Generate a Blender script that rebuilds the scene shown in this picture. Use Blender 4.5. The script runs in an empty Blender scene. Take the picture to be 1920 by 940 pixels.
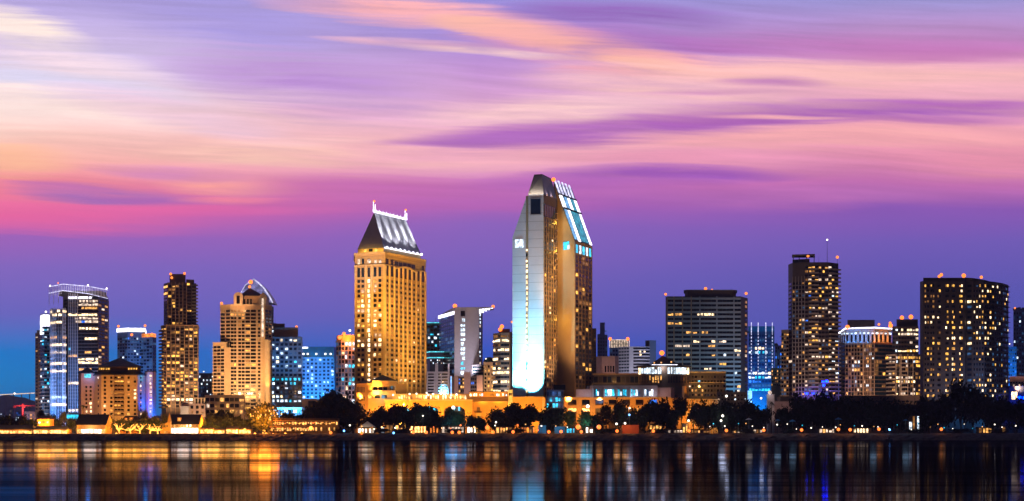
import bpy, math, random
from mathutils import Vector, Matrix
R = math.radians
sc = bpy.context.scene
COL = sc.collection

# ------------------------------------------------------------------ camera
LENS = 58.0
FPX = LENS / 36.0 * 1920.0           # focal length in photo pixels
HOR = 805.0                          # photo row of the horizon
EYE = 6.0                            # camera height above the water
cam_d = bpy.data.cameras.new('camera')
cam = bpy.data.objects.new('camera', cam_d); COL.objects.link(cam)
cam.location = (0, 0, EYE); cam.rotation_euler = (R(90), 0, 0)
cam_d.lens = LENS; cam_d.sensor_width = 36; cam_d.shift_y = (HOR - 470.0) / 1920.0
cam_d.clip_start = 1; cam_d.clip_end = 60000
sc.camera = cam
sc.view_settings.view_transform = 'Standard'; sc.view_settings.look = 'None'
sc.view_settings.gamma = 1; sc.view_settings.exposure = 0; sc.view_settings.use_curve_mapping = False
sc.cycles.max_bounces = 5; sc.cycles.diffuse_bounces = 2; sc.cycles.glossy_bounces = 3
sc.cycles.sample_clamp_indirect = 6.0
sc.cycles.use_light_tree = True
sc.cycles.use_denoising = True

def lin(c):
    def f(v):
        v /= 255.0
        return v / 12.92 if v <= 0.04045 else ((v + 0.055) / 1.055) ** 2.4
    return tuple(f(v) for v in c) + (1.0,)

# ------------------------------------------------------------------ small node language
class Net:
    def __init__(s, nt): s.nt = nt
    def n(s, t, **kw):
        x = s.nt.nodes.new(t)
        for k, v in kw.items(): setattr(x, k, v)
        return x
    def put(s, sock, v):
        if isinstance(v, bpy.types.NodeSocket): s.nt.links.new(v, sock)
        else: sock.default_value = v
    def m(s, op, a, b=0.0, c=None, clamp=False):
        x = s.n('ShaderNodeMath', operation=op, use_clamp=clamp)
        s.put(x.inputs[0], a); s.put(x.inputs[1], b)
        if c is not None: s.put(x.inputs[2], c)
        return x.outputs[0]
    def mix(s, f, a, b):
        x = s.n('ShaderNodeMix', data_type='RGBA'); x.clamp_factor = True
        s.put(x.inputs[0], f); s.put(x.inputs[6], a); s.put(x.inputs[7], b)
        return x.outputs[2]
    def vec(s, x, y, z):
        v = s.n('ShaderNodeCombineXYZ'); s.put(v.inputs[0], x); s.put(v.inputs[1], y); s.put(v.inputs[2], z)
        return v.outputs[0]
    def noise(s, v, scale, detail=3.0, rough=0.55, w=0.0):
        x = s.n('ShaderNodeTexNoise'); s.put(x.inputs['Vector'], v)
        x.inputs['Scale'].default_value = scale; x.inputs['Detail'].default_value = detail
        x.inputs['Roughness'].default_value = rough; x.inputs['Distortion'].default_value = w
        return x.outputs[0]
    def ramp(s, f, stops, interp='LINEAR'):
        x = s.n('ShaderNodeValToRGB'); s.put(x.inputs[0], f); e = x.color_ramp.elements
        x.color_ramp.interpolation = interp
        while len(e) > 1: e.remove(e[-1])
        e[0].position, e[0].color = stops[0][0], stops[0][1]
        for p, c in stops[1:]:
            q = e.new(p); q.color = c
        return x.outputs[0]

# ------------------------------------------------------------------ dusk sky
world = bpy.data.worlds.new("World"); sc.world = world; world.use_nodes = True
def build_sky():
    nt = world.node_tree; nt.nodes.clear(); N = Net(nt)
    tc = N.n('ShaderNodeTexCoord'); sp = N.n('ShaderNodeSeparateXYZ'); nt.links.new(tc.outputs['Generated'], sp.inputs[0])
    dx, dy, dz = sp.outputs
    yy = N.m('MAXIMUM', dy, 0.06)
    x = N.m('MULTIPLY_ADD', N.m('DIVIDE', dx, yy), FPX, 960.0)      # azimuth and elevation of the cloud bands
    y = N.m('MULTIPLY_ADD', N.m('DIVIDE', dz, yy), -FPX, HOR)
    P0 = N.vec(N.m('DIVIDE', x, 900.0), N.m('DIVIDE', y, 240.0), 0.0)
    warp = N.m('MULTIPLY', N.m('SUBTRACT', N.noise(P0, 1.3, 2.0, 0.5), 0.5), 46.0)
    yw = N.m('ADD', y, warp)
    wsp_v = N.vec(N.m('DIVIDE', x, 620.0), N.m('DIVIDE', N.m('ADD', yw, N.m('MULTIPLY', x, -0.05)), 52.0), 3.0)
    wsp = N.noise(wsp_v, 1.5, 5.0, 0.6, 0.4)
    fin_v = N.vec(N.m('DIVIDE', x, 420.0), N.m('DIVIDE', N.m('ADD', yw, N.m('MULTIPLY', x, -0.035)), 17.0), 8.0)
    fin = N.noise(fin_v, 1.0, 4.0, 0.6)
    t = N.m('DIVIDE', N.m('ADD', yw, 60.0), 880.0)
    T = lambda p: (p + 60.0) / 880.0
    left = N.ramp(t, [(0, lin((150,145,220))), (T(0), lin((186,170,226))), (T(70), lin((216,198,236))), (T(150), lin((228,220,242))), (T(205), lin((255,228,222))),
        (T(255), lin((255,208,196))), (T(300), lin((255,186,170))), (T(340), lin((247,140,152))), (T(400), lin((234,104,166))), (T(445), lin((160,100,188))),
        (T(500), lin((132,104,194))), (T(590), lin((106,104,196))), (T(660), lin((14,126,210))), (T(720), lin((0,134,212))), (T(790), lin((0,126,204)))])
    mid = N.ramp(t, [(0, lin((140,135,215))), (T(0), lin((154,142,218))), (T(70), lin((166,138,214))), (T(130), lin((196,148,212))), (T(200), lin((222,166,208))),
        (T(260), lin((242,176,190))), (T(310), lin((234,164,196))), (T(345), lin((198,112,184))), (T(385), lin((176,100,184))), (T(425), lin((142,100,190))),
        (T(520), lin((117,98,190))), (T(600), lin((100,95,190))), (T(660), lin((56,90,200))), (T(720), lin((10,84,196))), (T(790), lin((8,66,160)))])
    right = N.ramp(t, [(0, lin((150,150,220))), (T(0), lin((162,152,214))), (T(50), lin((190,146,204))), (T(90), lin((200,132,192))), (T(140), lin((250,188,190))),
        (T(200), lin((226,160,188))), (T(255), lin((246,166,178))), (T(300), lin((226,142,176))), (T(345), lin((196,112,178))), (T(390), lin((140,90,182))),
        (T(450), lin((114,92,184))), (T(540), lin((92,88,180))), (T(640), lin((74,86,180))), (T(720), lin((34,70,168))), (T(790), lin((26,60,150)))])
    a = N.m('DIVIDE', x, 900.0, clamp=True); b = N.m('DIVIDE', N.m('SUBTRACT', x, 900.0), 760.0, clamp=True)
    colr = N.mix(b, N.mix(a, left, mid), right)
    def streak(cx, cy, ang, L, W, rgb, k=1.0, soft=1.4, wis=0.55):
        nonlocal colr
        c, s_ = math.cos(R(ang)), math.sin(R(ang))
        ex = N.m('SUBTRACT', x, cx); ey = N.m('SUBTRACT', yw, cy)
        u = N.m('DIVIDE', N.m('ADD', N.m('MULTIPLY', ex, c), N.m('MULTIPLY', ey, s_)), L)
        v = N.m('DIVIDE', N.m('ADD', N.m('MULTIPLY', ex, -s_), N.m('MULTIPLY', ey, c)), W)
        v = N.m('ADD', v, N.m('MULTIPLY', N.m('SUBTRACT', fin, 0.5), 1.5))
        q = N.m('SUBTRACT', 1.0, N.m('ADD', N.m('MULTIPLY', u, u), N.m('MULTIPLY', v, v)), clamp=True)
        q = N.m('POWER', q, soft)
        wv = N.m('MULTIPLY_ADD', N.m('SUBTRACT', wsp, 0.5), 5.0 * wis, 0.95)
        f = N.m('MULTIPLY', N.m('MULTIPLY', q, wv), k * 1.15, clamp=True)
        colr = N.mix(f, colr, lin(rgb))
    ST = [(420,40,10,280,55,(158,146,222),.45), (560,150,6,330,70,(186,142,212),.65),
          (20,45,14,190,42,(255,234,226),1.0), (120,120,10,260,36,(246,220,232),.8), (170,165,8,260,32,(222,216,244),.7),
          (60,195,7,420,44,(255,228,222),.7), (330,215,12,300,40,(238,198,220),.6), (0,300,3,170,40,(255,190,152),.6),
          (470,286,1,260,28,(255,204,186),.85), (430,345,4,170,26,(255,166,160),.9), (190,362,4,220,24,(172,112,186),.95), (330,325,3,200,16,(214,138,190),.6),
          (300,374,2,170,9,(178,106,184),.9), (120,350,3,130,10,(204,116,176),.8), (430,374,1,130,9,(252,142,160),.7), (560,395,0,150,10,(214,108,176),.7), (640,210,2,200,16,(232,176,210),.6), (560,262,-2,200,14,(250,196,198),.7), (800,300,1,180,10,(246,182,190),.7), (20,405,2,400,36,(236,104,162),.55), (330,390,1,260,16,(232,104,168),.6), (715,356,1,330,36,(198,108,182),.9), (900,385,0,300,20,(186,102,182),.6),
          (760,22,6,330,30,(252,180,186),1.0,1.0), (930,56,9,150,22,(255,196,160),.9,1.0), (1130,102,9,330,44,(250,168,178),.95), (1200,118,8,260,16,(255,196,170),.7),
          (1060,78,9,300,24,(252,180,172),.9,1.1), (1290,124,7,180,12,(255,190,170),.8), (800,84,5.2,230,12,(250,190,198),.8,.9), (920,98,4,220,9,(255,214,204),.9), (1160,32,2,260,28,(148,102,186),.85), (1250,75,4,260,22,(176,112,190),.7),
          (1620,82,1.5,430,28,(200,122,190),.6), (1800,104,1,260,20,(196,116,182),.55), (1500,135,2,420,32,(252,192,190),.85), (1240,160,5,300,40,(252,198,198),.7),
          (1450,153,2,130,13,(204,136,192),.9), (1330,172,0,180,9,(222,156,196),.7), (1030,205,-2,300,34,(252,204,206),.8),
          (1120,246,-2.5,430,34,(176,106,188),.8,1.2), (1640,210,0,430,26,(172,102,188),.85,1.2), (900,258,-1,240,14,(178,110,190),.7), (1300,236,-3,300,10,(166,96,184),.7), (1700,228,0,300,10,(178,104,184),.7), (1360,225,-2,330,22,(176,102,184),.7), (1460,221,2,170,6,(248,178,186),.9),
          (1820,196,0,240,12,(180,104,186),.7), (1560,262,-1,460,28,(248,174,178),.85), (1010,292,-3,260,28,(244,176,190),.6), (1250,300,2,300,20,(236,154,182),.6),
          (1250,330,1,290,20,(164,94,186),.95,1.0), (1080,345,0,260,26,(182,104,186),.7), (1500,372,-2,330,28,(196,116,184),.5), (1880,300,-2,260,40,(232,146,170),.6)]
    for s_ in ST: streak(*s_)
    # fine wisps everywhere in the cloudy part
    cloudy = N.m('DIVIDE', N.m('SUBTRACT', 430.0, y), 120.0, clamp=True)
    br = N.m('MULTIPLY_ADD', N.m('MULTIPLY', N.m('SUBTRACT', fin, 0.5), cloudy), 0.40, 1.0)
    br = N.m('MULTIPLY', br, N.m('MULTIPLY_ADD', N.m('MULTIPLY', N.m('SUBTRACT', wsp, 0.5), cloudy), 0.30, 1.0))
    thin = N.noise(N.vec(N.m('DIVIDE', x, 300.0), N.m('DIVIDE', N.m('ADD', yw, N.m('MULTIPLY', x, -0.045)), 6.5), 15.0), 1.0, 3.0, .6)
    br = N.m('MULTIPLY', br, N.m('MULTIPLY_ADD', N.m('MULTIPLY', N.m('SUBTRACT', thin, 0.5), cloudy), 0.16, 1.0))
    vm = N.n('ShaderNodeVectorMath', operation='SCALE'); nt.links.new(colr, vm.inputs[0]); nt.links.new(br, vm.inputs['Scale'])
    colr = vm.outputs[0]
    # the night side behind and overhead is dark
    front = N.n('ShaderNodeMapRange', interpolation_type='SMOOTHSTEP'); N.put(front.inputs[0], dy); front.inputs[1].default_value = 0.35; front.inputs[2].default_value = 0.85
    colr = N.mix(front.outputs[0], (0.020, 0.020, 0.055, 1), colr)
    bg = N.n('ShaderNodeBackground'); N.put(bg.inputs[0], colr); bg.inputs[1].default_value = 1.03
    sky = N.n('ShaderNodeTexSky'); sky.sky_type = 'NISHITA'; sky.sun_disc = False
    sky.sun_elevation = R(0.5); sky.sun_rotation = R(-70)
    bg2 = N.n('ShaderNodeBackground'); nt.links.new(sky.outputs[0], bg2.inputs[0]); bg2.inputs[1].default_value = 0.004
    ad = N.n('ShaderNodeAddShader'); nt.links.new(bg.outputs[0], ad.inputs[0]); nt.links.new(bg2.outputs[0], ad.inputs[1])
    out = N.n('ShaderNodeOutputWorld'); nt.links.new(ad.outputs[0], out.inputs[0])
build_sky()

sun_d = bpy.data.lights.new('sun', 'SUN'); sun_d.energy = 0.06; sun_d.color = (1, .62, .55); sun_d.angle = R(12)
sun = bpy.data.objects.new('sun', sun_d); COL.objects.link(sun); sun.rotation_euler = (R(82), 0, R(-70))

def lamp(kind, loc, watt, color, size=0.4, to=None, cone=60, blend=0.6):
    d = bpy.data.lights.new('lamp', kind); d.energy = watt; d.color = color
    if kind == 'AREA': d.size = size
    else: d.shadow_soft_size = max(size, 1.9 if watt < 1500 else 3.4) if kind == 'POINT' and loc[1] < 930 else (max(size, 1.3) if kind == 'POINT' and loc[1] < 1000 else size)
    if kind == 'SPOT': d.spot_size = R(cone); d.spot_blend = blend
    o = bpy.data.objects.new('flood_or_fill', d); COL.objects.link(o); o.location = loc  # floods and local lights, also added fill lights without a fixture
    if to is not None:
        o.rotation_euler = (Vector(to) - Vector(loc)).to_track_quat('-Z', 'Y').to_euler()
    return o

# ------------------------------------------------------------------ picture-to-place helpers (a point at row/column seen at depth Y)
def X(px, Y): return (px - 960.0) / FPX * Y
def Z(py, Y): return EYE + (HOR - py) / FPX * Y
G = 3.5                                                # ground level of the waterfront

# ------------------------------------------------------------------ materials
MATS = {}
def mat(name, rgb, rough=0.8, var=0.18, scale=0.35, metal=0.0, spec=0.4, lines=None):
    if name in MATS: return MATS[name]
    m = bpy.data.materials.new(name); m.use_nodes = True; nt = m.node_tree; N = Net(nt)
    bs = nt.nodes['Principled BSDF']; bs.inputs['Roughness'].default_value = rough; bs.inputs['Metallic'].default_value = metal
    bs.inputs['Specular IOR Level'].default_value = spec
    geo = N.n('ShaderNodeNewGeometry')
    f = N.noise(geo.outputs['Position'], scale, 5.0, 0.6)
    f2 = N.noise(geo.outputs['Position'], scale * 0.13, 2.0, 0.5)
    k = N.m('ADD', N.m('MULTIPLY', f, 0.6), N.m('MULTIPLY', f2, 0.4))
    c = tuple(rgb) + (1,)
    lo = tuple(v * (1 - var) for v in rgb) + (1,); hi = tuple(min(1, v * (1 + var)) for v in rgb) + (1,)
    colr = N.ramp(k, [(0.3, lo), (0.5, c), (0.7, hi)])
    if lines:                                         # fine horizontal panel joints
        sp = N.n('ShaderNodeSeparateXYZ'); nt.links.new(geo.outputs['Position'], sp.inputs[0])
        fr = N.m('FRACT', N.m('DIVIDE', sp.outputs[2], lines[0]))
        j = N.m('LESS_THAN', fr, lines[1])
        colr = N.mix(j, colr, tuple(v * lines[2] for v in rgb) + (1,))
    nt.links.new(colr, bs.inputs['Base Color'])
    MATS[name] = m; return m

def glow(name, rgb, k, var=0.6, scale=0.45, sample=False):
    if name in MATS: return MATS[name]
    m = bpy.data.materials.new(name); m.use_nodes = True; nt = m.node_tree; N = Net(nt)
    bs = nt.nodes['Principled BSDF']; bs.inputs['Base Color'].default_value = (.03, .03, .03, 1); bs.inputs['Roughness'].default_value = .3
    geo = N.n('ShaderNodeNewGeometry')
    if var > 0:
        f = N.noise(geo.outputs['Position'], scale, 2.0, 0.6)
        f = N.m('POWER', N.m('MULTIPLY', f, 2.0), 1.0 + 2.0 * var)
        g = N.noise(geo.outputs['Position'], scale * 4.0, 1.0, 0.5)
        f = N.m('MULTIPLY', f, N.m('MULTIPLY_ADD', N.m('SUBTRACT', g, 0.5), 2.2 * var, 1.0))
        f = N.m('MAXIMUM', N.m('MULTIPLY', f, k), 0.06 * k)
        nt.links.new(f, bs.inputs['Emission Strength'])
    else: bs.inputs['Emission Strength'].default_value = k
    bs.inputs['Emission Color'].default_value = tuple(rgb) + (1,)
    m.cycles.emission_sampling = 'AUTO' if sample else 'NONE'
    MATS[name] = m; return m

def glass(name, rgb, rough=0.12):
    if name in MATS: return MATS[name]
    m = mat(name, rgb, rough, 0.35, 0.25, 0.0, 0.6); return m

glass('d', (.006, .007, .010)); glass('e', (.006, .018, .04)); glass('k', (.004, .02, .026)); glass('n', (.018, .012, .009), .3)
glow('w', (1.0, .46, .11), 1.15); glow('y', (1.0, .49, .085), 1.4); glow('h', (1.0, .72, .40), 2.4); glow('c', (.72, .86, 1.0), 1.6)
glow('b', (.03, .20, 1.0), 1.0); glow('t', (.03, .62, .95), 1.3); glow('o', (1.0, .26, .03), 1.2); glow('m', (.95, .40, .10), .34); glow('g', (.10, .32, .75), .22)
glow('u', (1, .74, .55), 1.0)
glow('neon_white', (.86, .84, 1.0), 2.6, .15); glow('neon_soft', (.72, .70, 1.0), 1.1, .3); glow('neon_cyan', (.10, .72, .85), 1.2, .2); glow('neon_blue', (.18, .48, 1.0), 2.2, .15)
glow('beacon', (1.0, .24, .04), 1.9, 0); glow('lampglobe', (1.0, .17, .025), 2.9, 0); glow('lampwhite', (1.0, .88, .72), 3.2, 0); glow('lampblue', (.10, .38, 1.0), 8.0, 0)
glow('shop', (1.0, .46, .13), 3.2, .8, .6); glow('shopwhite', (1.0, .84, .66), 3.4, .35, .5); glow('fairy', (1.0, .36, .05), 3.6, .3)
glow('bluedeep', (.0, .012, 1.0), 34.0, .3); glow('shopdim', (1.0, .45, .12), 1.6, .6, .6)
EMIT = {}

# ------------------------------------------------------------------ mesh collector
class MB:
    def __init__(s): s.v = []; s.f = []; s.mi = []; s.ms = []
    def mid(s, m):
        m = MATS[m] if isinstance(m, str) else m
        if m not in s.ms: s.ms.append(m)
        return s.ms.index(m)
    def poly(s, pts, m):
        i = len(s.v); s.v += [tuple(p) for p in pts]; s.f.append(tuple(range(i, i + len(pts)))); s.mi.append(s.mid(m)); return s
    def hexa(s, b, t, m):                             # bottom ring, top ring (same count, counter-clockwise from above)
        n = len(b); i = len(s.v); k = s.mid(m)
        s.v += [tuple(p) for p in b] + [tuple(p) for p in t]
        for j in range(n):
            a, c = j, (j + 1) % n
            s.f.append((i + a, i + c, i + n + c, i + n + a)); s.mi.append(k)
        s.f.append(tuple(i + n + j for j in range(n))); s.mi.append(k)
        s.f.append(tuple(i + n - 1 - j for j in range(n))); s.mi.append(k)
        return s
    def box(s, x0, x1, y0, y1, z0, z1, m):
        r = [(x0, y0), (x1, y0), (x1, y1), (x0, y1)]
        return s.hexa([(a, b, z0) for a, b in r], [(a, b, z1) for a, b in r], m)
    def prism(s, ring, z0, z1, m):
        zt = z1 if isinstance(z1, (list, tuple)) else [z1] * len(ring)
        return s.hexa([(p[0], p[1], z0) for p in ring], [(p[0], p[1], z) for p, z in zip(ring, zt)], m)
    def strip(s, p0, p1, u0, u1, z0, z1, o0, o1, m):  # box lying along the wall p0-p1, from o0 to o1 metres out of it
        d = Vector((p1[0] - p0[0], p1[1] - p0[1])); L = d.length; d /= L; n = Vector((d.y, -d.x)); p = Vector(p0[:2])
        A = p + d * (u0 * L); B = p + d * (u1 * L)
        ring = [A + n * o1, B + n * o1, B + n * o0, A + n * o0]
        return s.prism(ring, z0, z1, m)
    def tube(s, a, b, r0, r1, m, n=6):
        a, b = Vector(a), Vector(b); w = (b - a).normalized()
        q = w.cross(Vector((0, 1, 0))) if abs(w.y) < .9 else w.cross(Vector((1, 0, 0)))
        q.normalize(); p = w.cross(q)
        c = [q * math.cos(2 * math.pi * k / n) + p * math.sin(2 * math.pi * k / n) for k in range(n)]
        return s.hexa([a + d * r0 for d in c][::1], [b + d * r1 for d in c], m)
    def ball(s, c, r, m, nu=8, nv=5, sz=1.0):
        i = len(s.v); k = s.mid(m); c = Vector(c)
        for a in range(nv + 1):
            th = math.pi * a / nv
            for b in range(nu):
                ph = 2 * math.pi * b / nu
                s.v.append(tuple(c + Vector((r * math.sin(th) * math.cos(ph), r * math.sin(th) * math.sin(ph), r * sz * math.cos(th)))))
        for a in range(nv):
            for b in range(nu):
                s.f.append((i + a * nu + b, i + (a + 1) * nu + b, i + (a + 1) * nu + (b + 1) % nu, i + a * nu + (b + 1) % nu)); s.mi.append(k)
        return s
    def cone(s, ring, apex, m, cap=True):
        for j in range(len(ring)): s.poly([ring[j], ring[(j + 1) % len(ring)], apex], m)
        if cap: s.poly(list(ring)[::-1], m)
        return s
    def mesh(s, name, org=(0, 0, 0)):
        me = bpy.data.meshes.new(name)
        me.from_pydata([(v[0] - org[0], v[1] - org[1], v[2] - org[2]) for v in s.v], [], s.f)
        for m in s.ms: me.materials.append(m)
        me.polygons.foreach_set('material_index', s.mi); me.update(); return me

def tag(o, label=None, cat=None, group=None, kind=None):
    if label: o['label'] = label
    if cat: o['category'] = cat
    if group: o['group'] = group
    if kind: o['kind'] = kind
    return o

class Thing:
    def __init__(s, name, label, cat, org, group=None):
        s.o = bpy.data.objects.new(name, None); COL.objects.link(s.o); s.o.location = org; s.o.empty_display_size = 1
        tag(s.o, label, cat, group); s.org = Vector(org); s.win = []; s.rng = random.Random(name + label); s.faces = []
    def part(s, name, mb, parent=None, label=None, kind=None):
        o = bpy.data.objects.new(name, mb.mesh(name, s.org)); COL.objects.link(o); o.parent = parent or s.o
        tag(o, label, None, None, kind); return o
    def window(s, p0, p1, u, z, w, h, m, dep=0.22, name='window'):
        d = Vector((p1[0] - p0[0], p1[1] - p0[1])).normalized(); ang = math.atan2(d.y, d.x); n = Vector((d.y, -d.x))
        c = Vector(p0[:2]) + d * u
        if m not in ('d', 'e', 'k', 'n') and name == 'window' and w < 4:
            q = s.rng.random()
            if q < .30: sh = w * .16 * s.rng.choice((-1, 1)); w *= .66; c = c + d * sh
            elif q < .45: h *= .62; z -= h * .25
            elif q < .55: w *= .8; h *= .8
        s.win.append((name, c.x + n.x * .01, c.y + n.y * .01, z, ang, round(w, 2), round(h, 2), m, dep))
    def pick(s, pal):
        return s.rng.choices([a for a, _ in pal], [b for _, b in pal])[0]
    def grid(s, p0, p1, z0, z1, nc, nr, fw, fh, pal, u0=0., u1=1., skip=None, name='window', rowpal=None):
        LL = (Vector(p1[:2]) - Vector(p0[:2])).length; L = LL * (u1 - u0); cw = L / nc; rh = (z1 - z0) / nr
        for r in range(nr):
            for c in range(nc):
                if skip and skip(c, r): continue
                pl = (rowpal or {}).get(r, pal)
                m = pl(c, r) if callable(pl) else s.pick(pl)
                if m is None: continue
                s.window(p0, p1, LL * (u0 + (u1 - u0) * (c + .5) / nc), z0 + (r + .5) * rh, cw * fw, rh * fh, m, name=name)
    def finish(s, most=100):
        lit = lambda w: 0 if w[7] in ('d', 'e', 'k', 'n') else 1
        ws = sorted(s.win, key=lambda w: (-w[5] * w[6] * (1.6 if lit(w) else 1)))
        cache = {}
        for (nm, x, y, z, ang, w, h, m, dep) in ws[:most]:
            k = (w, h, m, dep)
            if k not in cache:
                mb = MB(); mb.box(-w / 2, w / 2, -dep, .0, -h / 2, h / 2, m); cache[k] = mb.mesh('window')
            o = bpy.data.objects.new(nm, cache[k]); COL.objects.link(o); o.parent = s.o
            o.location = (x - s.org.x, y - s.org.y, z - s.org.z); o.rotation_euler = (0, 0, ang)
        if len(ws) > most:
            mb = MB()
            for (nm, x, y, z, ang, w, h, m, dep) in ws[most:]:
                d = Vector((math.cos(ang), math.sin(ang))); n = Vector((d.y, -d.x)); c = Vector((x, y))
                A, B = c - d * w / 2, c + d * w / 2
                mb.prism([A + n * dep, B + n * dep, B, A], z - h / 2, z + h / 2, m)
            s.part('window', mb, kind='stuff')
    def repeat(s, name, mb, zs):                      # the same piece at several heights, each a part of its own
        me = mb.mesh(name, s.org)
        for z in zs:
            o = bpy.data.objects.new(name, me); COL.objects.link(o); o.parent = s.o; o.location = (0, 0, z)

def P(pts): return [Vector((X(a, Y), Y)) for a, Y in pts]
def block(name, label, cat, chain, deep, top, wall, base=G, group=None, roofm=None):
    """a building whose visible walls run along chain [(column, depth)...]; top is a picture row read at the nearest depth"""
    f = P(chain); Yn = min(c[1] for c in chain)
    ring = list(f)
    if deep: ring += [f[-1] + Vector((f[-1].x * deep / chain[-1][1] * .9, deep)), f[0] + Vector((f[0].x * deep / chain[0][1] * 1.0, deep))]
    cx = sum(p.x for p in ring) / len(ring); cy = sum(p.y for p in ring) / len(ring)
    T = Thing(name, label, cat, (cx, cy, base), group)
    T.ring = ring; T.Yn = Yn; T.top = Z(top, Yn); T.base = base
    T.faces = [(f[i], f[i + 1]) for i in range(len(f) - 1)]
    if wall: T.body = T.part('wall', MB().prism(ring, base, T.top, wall))
    if roofm:
        T.part('roof', MB().prism([p + (Vector((cx, cy)) - p).normalized() * .6 for p in ring], T.top - .2, T.top + .5, roofm))
    T.z = lambda py: Z(py, Yn)
    if cat == 'tower' and deep:
        q = random.Random(label); c = Vector((cx, cy)); a, b = f[0], f[-1]; wd = (b - a)
        for i in range(q.randint(2, 4)):
            p = a + wd * q.uniform(.15, .8) + Vector((0, deep * q.uniform(.3, .6))); w, h = q.uniform(1.2, 3.2), q.uniform(.9, 2.6)
            T.part('roof_unit', MB().box(p.x - w, p.x + w, p.y - 1.5, p.y + 1.5, T.top - .05, T.top + h, 'concretedark'))
        for i in range(q.randint(1, 3)):
            p = a + wd * q.uniform(.1, .9) + Vector((0, deep * q.uniform(.2, .6))); T.part('antenna', MB().tube((p.x, p.y, T.top - .1), (p.x, p.y, T.top + q.uniform(3, 7)), .09, .05, 'steel', 5))
    return T
def grow(ring, k):
    c = sum(ring, Vector((0, 0))) / len(ring); return [p + (p - c).normalized() * k for p in ring]
def beacon(T, px, py, Y, r=.8, m='beacon', h=None):
    z = Z(py, Y); mb = MB().ball((X(px, Y), Y, z), r, m, 10, 6)
    o = T.part('roof_lamp', mb)
    lo = h if h is not None else T.top
    if z - r > lo: T.part('post', MB().tube((X(px, Y), Y, lo - .3), (X(px, Y), Y, z - r * .8), .12, .1, 'steel'), o)

mat('steel', (.12, .12, .13), .5, .1, .5, .6); mat('trunk', (.06, .045, .03), .9); mat('leaf', (.060, .075, .028), .75, .5, .8, 0.0, .2)
mat('leafshade', (.012, .017, .010), .85, .5, .8, 0.0, .15); mat('palmleaf', (.03, .05, .02), .7, .4, .6)  # darker leaf copy: night shade put into the colour of unlit trees
mat('roofdark', (.022, .018, .016), .85, .3, .6); mat('slate', (.05, .045, .04), .8, .25, .5)
mat('tan', (.42, .30, .18), .85, .12, .5); mat('gold', (.44, .31, .15), .8, .1, .4, lines=(3.0, .10, .72)); mat('goldtrim', (.52, .40, .22), .8)
mat('brown', (.16, .10, .065), .8, .2, .4); mat('brownlight', (.30, .20, .13), .8); mat('salmon', (.50, .36, .24), .85, .12, .5); mat('salmontrim', (.60, .48, .36), .85)
mat('pinkwall', (.40, .28, .26), .85); mat('concrete', (.34, .33, .34), .85, .12, .4); mat('concretedark', (.11, .105, .10), .85); mat('pale', (.52, .50, .52), .85)
mat('hotelwhite', (.50, .51, .54), .75, .10, .16, lines=(5.2, .06, .62)); mat('hoteltan', (.40, .28, .15), .8, .1, .3); mat('charcoal', (.075, .060, .058), .6, .3, .4)
mat('bluegrey', (.16, .20, .27), .6, .15, .4); mat('darkblue', (.02, .035, .06), .4, .2, .4); mat('tealwall', (.02, .10, .13), .3, .2, .4)
mat('white', (.72, .70, .68), .7, .06); mat('orangewall', (.55, .30, .10), .85, .1, .4); mat('containerpaint', (.55, .12, .03), .6, .15, .5)
mat('fin', (.62, .62, .66), .5, .05); mat('cyanwall', (.20, .36, .46), .7); mat('bluecloth', (.04, .22, .42), .8); mat('whitecloth', (.7, .68, .62), .8)
mat('rock', (.09, .075, .06), .95, .6, .7); mat('asphalt', (.05, .05, .05), .9, .3, .2); mat('paving', (.30, .24, .17), .85, .25, .5); mat('hill', (.03, .045, .05), .95, .5, .01)
mat('hull', (.02, .02, .025), .4); mat('redsteel', (.35, .06, .05), .6); mat('greenroof', (.02, .07, .05), .6)

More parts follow.
